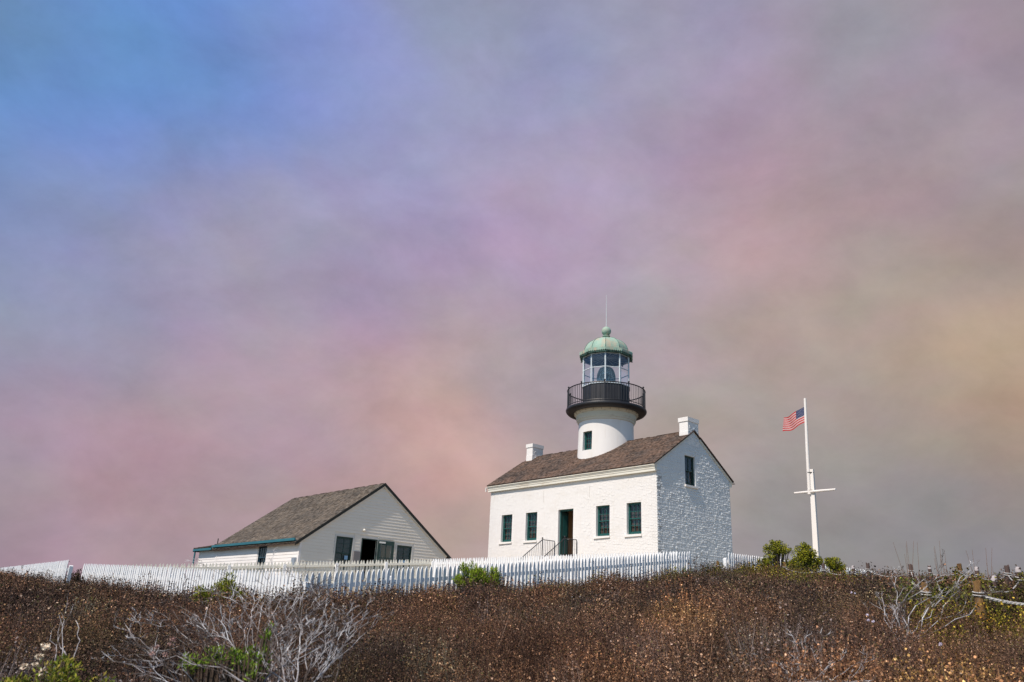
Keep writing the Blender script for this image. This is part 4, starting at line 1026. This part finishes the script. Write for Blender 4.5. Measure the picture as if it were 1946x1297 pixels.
dead_shrub('thin flattened dead twigs in the bottom right foreground', (2.36, 6.38, -.40), tips_jitter([(2.76, 6.65, -.09), (2.34, 6.81, -.12), (2.89, 6.59, -.10), (2.13, 6.46, -.22), (2.56, 5.98, -.28), (2.64, 6.91, -.07), (2.0, 6.6, -.16)], 6, 5, .12), .0035, 26, ('dead_wood',), 2, (2, 4), .5)

# ================================================================== leafy bushes
def leaf_blob(mb, c, rad, n, r, size, pal, up=0, aspect=.45, shell=.55):
    for _ in range(n):
        d = Vector((r.gauss(0, 1), r.gauss(0, 1), r.gauss(0, 1))).normalized(); q = shell + (1 - shell) * r.random() ** .6
        p = Vector((c[0] + d.x * rad[0] * q, c[1] + d.y * rad[1] * q, c[2] + d.z * rad[2] * q))
        a = (d * .6 + Vector((r.gauss(0, .6), r.gauss(0, .6), r.gauss(0, .6) + up))).normalized(); b = a.cross(Vector((r.gauss(0, 1), r.gauss(0, 1), r.gauss(0, 1)))).normalized()
        L_ = size * r.uniform(.6, 1.3); a *= L_; b *= L_ * aspect * .5
        col = r.choice(pal); k = r.uniform(.7, 1.3); t = (col[0] * k, col[1] * k, col[2] * k)
        i = len(mb.v); mb.v += [tuple(p), tuple(p + a * .5 + b), tuple(p + a), tuple(p + a * .5 - b)]; mb.face((i, i + 1, i + 2, i + 3), 0, t)
def bush(label, x, y, blobs, n, size, pal, seed, name='green_bush', cat='bush', up=.2, group='green bushes', stems=5, aspect=.45):
    b = gz(x, y) - .03; th = thing(name, label, cat, (x, y, b), 0, group); r = random.Random(seed)
    mb = MB(); st_ = MB(); tot = sum(q[3] * q[4] * q[5] for q in blobs)
    for (dx, dy, dz, rx, ry, rz) in blobs:
        k = max(3, int(rx / .16)); sub = int(n * (rx * ry * rz) ** .75 / sum((w[3] * w[4] * w[5]) ** .75 for w in blobs))
        nb = 14
        for _ in range(nb):      # clumps spread through the lobe
            d = Vector((r.gauss(0, 1), r.gauss(0, 1), r.gauss(0, .8))).normalized() * r.uniform(.35, .85)
            cc = (dx + d.x * rx, dy + d.y * ry, dz + d.z * rz - b); f = r.uniform(.24, .46)
            leaf_blob(mb, cc, (rx * f, ry * f, rz * f), sub // nb, r, size, pal, up, aspect, .3)
            st_.tube([(r.uniform(-.08, .08), r.uniform(-.08, .08), 0), (cc[0] * .5, cc[1] * .5, cc[2] * .5), cc], [.03, .018, .006], 4)
    mb.build('foliage', 'plant', th); st_.build('stem', 'bark', th)
PG = [(.11, .085, .03), (.20, .21, .012), (.30, .29, .018), (.11, .13, .012), (.42, .38, .03), (.05, .07, .01)]
PG2 = [(.11, .09, .03), (.20, .29, .015), (.28, .38, .03), (.14, .19, .015), (.34, .40, .06), (.24, .33, .02)]
bush('rounded olive-green bush with an arching crown left of the mast', 9.6, 28.5, [(-.05, 0, 2.95, .22, .25, .18), (-.35, .1, 2.35, .40, .45, .32), (-.08, 0, 2.78, .40, .42, .34), (-.35, 0, 2.05, .34, .4, .35), (.42, -.1, 2.28, .22, .3, .3), (.30, 0, 2.75, .28, .3, .22)], 8500, .055, PG, 31)
bush('second rounded olive-green bush between the arched bush and the mast', 10.42, 28.1, [(.02, 0, 2.58, .42, .42, .36), (.05, 0, 2.82, .22, .25, .18), (-.25, 0, 2.3, .48, .4, .38), (.30, 0, 2.35, .36, .35, .40)], 9500, .055, PG, 32)
bush('small low green bush at the right of the mast foot', 11.3, 27.8, [(0, 0, 2.34, .36, .3, .24), (.12, 0, 2.1, .28, .3, .25)], 3600, .055, PG, 33)
bush('bright green feathery conifer shrub in front of the shaded picket fence', -.62, 19.2, [(-.10, 0, .92, .26, .25, .36), (.16, 0, .84, .28, .25, .32), (.46, .0, .90, .12, .15, .28), (-.36, 0, .74, .18, .2, .22)], 7000, .085, PG2, 34, up=1.3, aspect=.15)
bush('small yellow-green sprig by the shaded fence right of the conifer shrub', .80, 21.6, [(0, 0, 1.08, .12, .1, .22), (.12, 0, .98, .12, .1, .14)], 420, .06, [(.20, .24, .03), (.14, .19, .03)], 35, up=.7, aspect=.3)
bush('feathery green shrub behind the grey dead branches near the sunlit fence', -4.4, 13.3, [(0, 0, .24, .22, .2, .24), (-.28, 0, .14, .2, .2, .18), (.20, 0, .14, .15, .15, .18)], 3600, .06, [(.22, .24, .02), (.30, .30, .04), (.14, .16, .02)], 36, up=.9, aspect=.2)
bush('bright green sprig growing up through the tangled dead shrub', -1.72, 6.15, [(0, 0, -.36, .11, .1, .15), (.05, 0, -.22, .05, .06, .12), (-.14, .1, -.38, .09, .09, .10)], 800, .038, [(.13, .22, .02), (.20, .28, .03), (.08, .14, .02)], 37, up=1.2, aspect=.2)
bush('low green sprig left of the bright sprig among dead branches', -2.05, 6.2, [(0, 0, -.36, .13, .1, .08), (-.14, 0, -.40, .12, .1, .07), (.12, .1, -.34, .07, .08, .09)], 700, .035, [(.13, .20, .02), (.18, .24, .03), (.08, .12, .02)], 38, up=.8, aspect=.25)
bush('low yellow-green leafy plant below the pale flowers in the bottom left corner', -2.52, 4.85, [(0, 0, -.42, .20, .12, .09), (.2, .05, -.47, .18, .1, .08), (-.18, 0, -.47, .16, .1, .08), (.0, .2, -.38, .12, .1, .08)], 1700, .028, [(.16, .20, .02), (.26, .26, .03), (.10, .13, .02), (.30, .24, .05)], 39, up=.8, aspect=.35)
bush('dark mound of scrub standing in the opening between the two sunlit fences', -12.5, 24.6, [(0, 0, .62, .16, .16, .30), (.12, 0, .45, .24, .2, .25), (0,0,.2,.3,.25,.3)], 2600, .06, [(.035, .026, .018), (.05, .035, .02), (.02, .018, .012), (.09, .06, .035)], 40)
# flower heads
def flower(label, x, y, z, r_, cols, seed, grp):
    b = gz(x, y) - .02; th = thing('wild_flower', label, 'flower', (x, y, b), 0, grp); r = random.Random(seed)
    s = MB(); s.tube([(0, 0, 0), (r.uniform(-.02, .02), .01, (z - b) * .5), (0, 0, z - b)], [.004, .003, .003], 4); s.build('stem', 'bark', th)
    mb = MB(); leaf_blob(mb, (0, 0, z - b), (r_ * .8, r_ * .8, r_ * .5), 60, r, r_ * .6, cols, .4, .6, .3); mb.build('flower_head', 'plant', th)
FW = [(.80, .66, .48), (.76, .56, .42), (.86, .76, .60)]; FP = [(.52, .33, .29), (.6, .42, .36), (.40, .22, .18)]; FL = [(.75, .65, .80), (.8, .75, .85)]
for i, (x, y, z, r_, lb) in enumerate([(-2.76, 5.22, -.27, .030, 'cream flower head topping the bottom left group'), (-2.71, 5.15, -.275, .022, 'small cream flower just left of the topmost bottom left flower'), (-2.68, 5.03, -.32, .026, 'cream-pink flower in the middle of the bottom left group'),
        (-2.64, 4.83, -.36, .024, 'cream flower nearest the left edge at the bottom'), (-2.51, 4.78, -.38, .022, 'lowest pale flower of the bottom left group'), (-2.6, 4.86, -.35, .018, 'tiny pale flower beside the leftmost bottom flower')]):
    flower(lb, x, y, z, r_, FW, 50 + i, 'cream buckwheat flowers bottom left')
for i, (x, y, z, r_, lb) in enumerate([(-2.21, 5.79, -.22, .022, 'pink dried flower topping the cluster among dead branches'), (-2.22, 5.80, -.255, .02, 'pink dried flower just under the topmost one'), (-2.30, 5.76, -.27, .018, 'pink dried flower left of the cluster centre'),
        (-2.28, 5.66, -.31, .02, 'pink dried flower low left in the cluster'), (-2.20, 5.69, -.31, .02, 'pink dried flower low in the middle of the cluster'), (-2.01, 6.07, -.22, .018, 'pink dried flower right of the cluster by the green sprig')]):
    flower(lb, x, y, z, r_, FP, 60 + i, 'pink dried flowers among dead branches')
for i, (x, y, z, r_, lb) in enumerate([(3.63, 8.24, .20, .014, 'highest white blossom of the trio in the brown brush at right'), (3.55, 8.05, .15, .014, 'lower left white blossom of the trio at right'), (3.59, 8.04, .14, .014, 'lower right white blossom of the trio at right'),
        (4.33, 10.11, .49, .014, 'white blossom of the upper pair at right, its right one'), (4.29, 10.12, .50, .014, 'white blossom of the upper pair at right, its left one'), (3.25, 6.2, -.03, .014, 'single pale blossom low at right below the dead shrub')]):
    flower(lb, x, y, z, r_, FL, 70 + i, 'tiny white blossoms in the brown brush')

# ================================================================== brush: scattered clumps (geometry nodes)
def clump(seed, n_st, h, spr, pal, n_leaf, ls, stemcol, stemw=.0028, upright=.5, leaf_lo=.35, curl=.1):
    r = random.Random(seed); mb = MB()
    stems = []
    for _ in range(n_st):
        a = r.uniform(0, 6.283); q = math.sqrt(r.random()); top = Vector((math.cos(a) * q * spr, math.sin(a) * q * spr, h * (1 - .45 * q * q * (1 - upright)) * r.uniform(.62, 1.06)))
        b0 = Vector((math.cos(a) * q * spr * .35 + r.uniform(-.05, .05), math.sin(a) * q * spr * .35, 0)); mid = b0.lerp(top, .5) + Vector((r.gauss(0, curl * .4), r.gauss(0, curl * .4), 0))
        stems.append((b0, mid, top)); k = r.uniform(.6, 1.4); tc_ = tuple(c * k for c in stemcol)
        d = (top - b0).cross(Vector((r.gauss(0, 1), r.gauss(0, 1), .1))).normalized() * stemw
        i = len(mb.v); mb.v += [tuple(b0 - d * 1.5), tuple(b0 + d * 1.5), tuple(mid + d), tuple(mid - d), tuple(top)]
        mb.face((i, i + 1, i + 2, i + 3), 0, tc_); mb.face((i + 3, i + 2, i + 4), 0, tc_)
    for _ in range(n_leaf):
        b0, mid, top = r.choice(stems); t = leaf_lo + (1 - leaf_lo) * r.random() ** .6
        p = (b0.lerp(mid, t * 2) if t < .5 else mid.lerp(top, t * 2 - 1)) + Vector((r.gauss(0, .012), r.gauss(0, .012), r.gauss(0, .012)))
        a = Vector((r.gauss(0, 1), r.gauss(0, 1), r.gauss(.5, 1))).normalized(); b = a.cross(Vector((r.gauss(0, 1), r.gauss(0, 1), r.gauss(0, 1)))).normalized()
        s_ = ls * r.uniform(.5, 1.4); a *= s_; b *= s_ * r.uniform(.3, .55)
        col = r.choices([c for c, w_ in pal], [w_ for c, w_ in pal])[0]; k = r.uniform(.7, 1.35)
        i = len(mb.v); mb.v += [tuple(p - a * .5), tuple(p + b), tuple(p + a * .5), tuple(p - b)]; mb.face((i, i + 1, i + 2, i + 3), 0, tuple(c * k for c in col))
    return mb.mesh('clump', 'brush')
BR = [((.040, .026, .021), 40), ((.078, .048, .036), 28), ((.13, .080, .055), 18), ((.23, .155, .11), 9), ((.42, .32, .25), 1.6), ((.09, .085, .035), 6)]
GRY = [((.06, .045, .04), 40), ((.12, .09, .08), 30), ((.20, .17, .16), 20), ((.33, .29, .28), 8), ((.08, .08, .03), 6)]
GRN = [((.05, .055, .012), 30), ((.11, .12, .02), 28), ((.20, .19, .03), 16), ((.06, .035, .02), 26), ((.32, .28, .06), 5)]
TAN = [((.10, .055, .033), 32), ((.19, .115, .068), 28), ((.31, .20, .125), 20), ((.48, .35, .24), 8), ((.05, .03, .022), 26)]
def proto_col(name, meshes):
    c = bpy.data.collections.new(name)
    for i, m_ in enumerate(meshes):
        o = bpy.data.objects.new(name + '_clump', m_); c.objects.link(o)
    return c
protos = {
    'brush': proto_col('brush', [clump(200 + i, 70, .80, .36, BR, 1000, .021, (.085, .06, .052), .003, .55) for i in range(4)]),
    'grey_brush': proto_col('grey_brush', [clump(210 + i, 80, .78, .34, GRY, 500, .016, (.20, .175, .17), .0026, .6) for i in range(2)]),
    'green_cover': proto_col('green_cover', [clump(220 + i, 40, .78, .36, GRN, 900, .024, (.08, .06, .04), .003, .5) for i in range(2)]),
    'dry_grass': proto_col('dry_grass', [clump(230 + i, 60, .76, .34, TAN, 1200, .016, (.24, .16, .10), .0022, .6) for i in range(2)]),
    'fine_brush': proto_col('fine_brush', [clump(240 + i, 110, .80, .34, BR, 1700, .0125, (.095, .068, .058), .0018, .6) for i in range(3)]),
}
def scatter(name, pts, scl, col, seed):
    n = len(pts); r = np.random.default_rng(seed)
    me = bpy.data.meshes.new(name); me.from_pydata(pts.tolist(), [], [])
    a = me.attributes.new('scl', 'FLOAT', 'POINT'); a.data.foreach_set('value', scl.astype(np.float32))
    rt = np.stack([r.normal(0, .10, n), r.normal(0, .10, n), r.uniform(0, 6.283, n)], 1).astype(np.float32)
    a = me.attributes.new('rot', 'FLOAT_VECTOR', 'POINT'); a.data.foreach_set('vector', rt.ravel())
    a = me.attributes.new('pick', 'INT', 'POINT'); a.data.foreach_set('value', r.integers(0, len(col.objects), n).astype(np.int32))
    me.materials.append(M['brush'])
    o = link(name, me); tag(o, kind='stuff')
    g = bpy.data.node_groups.new(name + '_nodes', 'GeometryNodeTree')
    g.interface.new_socket('Geometry', in_out='INPUT', socket_type='NodeSocketGeometry'); g.interface.new_socket('Geometry', in_out='OUTPUT', socket_type='NodeSocketGeometry')
    gi = g.nodes.new('NodeGroupInput'); go = g.nodes.new('NodeGroupOutput')
    ci = g.nodes.new('GeometryNodeCollectionInfo'); ci.inputs['Collection'].default_value = col; ci.inputs['Separate Children'].default_value = True; ci.inputs['Reset Children'].default_value = True
    ip = g.nodes.new('GeometryNodeInstanceOnPoints'); ip.inputs['Pick Instance'].default_value = True
    def attr(nm, ty):
        q = g.nodes.new('GeometryNodeInputNamedAttribute'); q.data_type = ty; q.inputs[0].default_value = nm; return q.outputs[0]
    g.links.new(gi.outputs[0], ip.inputs['Points']); g.links.new(ci.outputs[0], ip.inputs['Instance'])
    g.links.new(attr('pick', 'INT'), ip.inputs['Instance Index']); g.links.new(attr('rot', 'FLOAT_VECTOR'), ip.inputs['Rotation']); g.links.new(attr('scl', 'FLOAT'), ip.inputs['Scale'])
    g.links.new(ip.outputs[0], go.inputs[0])
    md = o.modifiers.new('scatter', 'NODES'); md.node_group = g
    return o
rg = np.random.default_rng(12)
def smooth_noise(x, y, s, seed):
    r = np.random.default_rng(seed); v = 0
    for k in range(6):
        a = r.uniform(0, 6.283); f = s * r.uniform(.6, 1.7); v = v + np.sin((x * math.cos(a) + y * math.sin(a)) * f + r.uniform(0, 6.28))
    return v / 6 ** .5
def candidates(dens_near, dens_far):
    pts = []
    x = rg.uniform(-28, 26, 80000); y = rg.uniform(1.5, 34, 80000)
    D = np.hypot(x, y)
    # inside the fenced yard: no brush
    xl = (x - KC[0]) * XA.x + (y - KC[1]) * XA.y; yl = (x - KC[0]) * YA.x + (y - KC[1]) * YA.y
    yard = (xl < .22) & (yl > -.22)
    house = ((x - 7.62) * XA.x + (y - 40) * XA.y < .3) & ((x - 7.62) * YA.x + (y - 40) * YA.y > -.3)
    fov = np.abs(np.arctan2(x, y)) < R(50)
    keep = ~yard & ~house & (D > 3.3) & fov
    area = 54 * 32.5 / 80000
    dens = np.where(D < 12, dens_near, dens_far)
    keep &= rg.random(80000) < dens * area
    return x[keep], y[keep]
x, y = candidates(13, 10)
D = np.hypot(x, y)
z = ground(x, y)
n_a = smooth_noise(x, y, .9, 1); n_b = smooth_noise(x, y, 2.2, 2)
azm = np.degrees(np.arctan2(x, y))
# what grows where
green = ((azm > 25.5) & (D > 10.3) & (D < 16) & (rg.random(len(x)) < .55)) | ((azm > 22) & (D > 16) & (D < 21) & (rg.random(len(x)) < .3)) | ((azm > 16) & (azm < 23) & (D > 20) & (rg.random(len(x)) < .35)) | ((D > 17) & (azm > -1) & (azm < 12) & (rg.random(len(x)) < .30) & (np.abs((x - KC[0]) * XA.x + (y - KC[1]) * XA.y) < 1.6)) | ((azm > 12) & (azm < 20) & (D > 23) & (rg.random(len(x)) < .5))
grey = ~green & (((azm < -19) & (D < 8.2) & (rg.random(len(x)) < .62)) | ((azm < -3) & (azm > -22) & (D < 8.5) & (rg.random(len(x)) < .35)) | (rg.random(len(x)) < .07))
tan = ~green & ~grey & ((D < 8.6) & (azm > -6) & (rg.random(len(x)) < np.clip((9.0 - D) / 3.2, 0, .8)) | ((n_a > .7) & (D < 14) & (azm > -8) & (rg.random(len(x)) < .4)))
fine = ~green & ~grey & ~tan & (D < 13)
rest = ~green & ~grey & ~tan & ~fine
n_c = smooth_noise(x, y, 5.0, 8)
hs = .97 + .09 * n_a + .07 * n_b +   .10 * n_c + rg.normal(0, .13, len(x))
hs = np.where(D < 8, hs * .98, hs)
# the big dead shrub stands in a hollow of the brush
hol = np.exp(-(((x + 1.9) / 1.1) ** 2 + ((y - 6.6) / 1.2) ** 2)); hs = hs * (1 - .22 * hol)
hs = np.clip(hs, .5, 1.5)
for nm, mk, lab in (('brush', rest, 1), ('grey_brush', grey, 2), ('green_cover', green, 3), ('dry_grass', tan, 4), ('fine_brush', fine, 5)):
    p_ = np.stack([x[mk], y[mk], z[mk] - .04], 1); sc_ = hs[mk]
    scatter({'brush': 'dry_brush', 'fine_brush': 'near_dry_brush', 'grey_brush': 'grey_brush', 'green_cover': 'green_ground_cover', 'dry_grass': 'tan_dry_grass'}[nm], p_, sc_, protos[nm], 40 + lab)
print('clumps', len(x))
# low dry grass and litter inside the fenced yard
xx = rg.uniform(-22, 14, 9000); yy = rg.uniform(17, 44, 9000)
xl = (xx - KC[0]) * XA.x + (yy - KC[1]) * XA.y; yl = (xx - KC[0]) * YA.x + (yy - KC[1]) * YA.y
k_ = (xl < -.3) & (yl > .3) & (xl > -14) & (yl < 14) & (rg.random(9000) < .35)
scatter('yard_grass', np.stack([xx[k_], yy[k_], ground(xx[k_], yy[k_]) - .02], 1), rg.uniform(.1, .28, k_.sum()), protos['dry_grass'], 77)
# tall dry stalks on the crest at right
r = random.Random(88)
for (sx, sy, tz, lb) in ((8.55, 17.2, 2.0, 'tuft of tall thin dry stalks against the sky by the rope-wound post'), (8.95, 16.6, 1.95, 'smaller tuft of dry stalks right of the rope-wound post'), (9.4, 16.0, 1.75, 'sparse dry stalks near the forked dead shrub top')):
    b = gz(sx, sy); th = thing('dry_stalks', lb, 'dry grass', (sx, sy, b), 0, 'tall dry stalks on the crest')
    for q in range(9):
        s = MB(); a = (r.uniform(-.25, .25), r.uniform(-.2, .2)); h = (tz - b) * r.uniform(.6, 1.0)
        s.tube([(a[0] * .3, a[1] * .3, 0), (a[0] * .8, a[1], h * .6), (a[0] * 1.2 + r.uniform(-.08, .08), a[1], h)], [.005, .004, .0025], 4, tint=(.22, .13, .09)); s.build('stalk', 'plant', th)
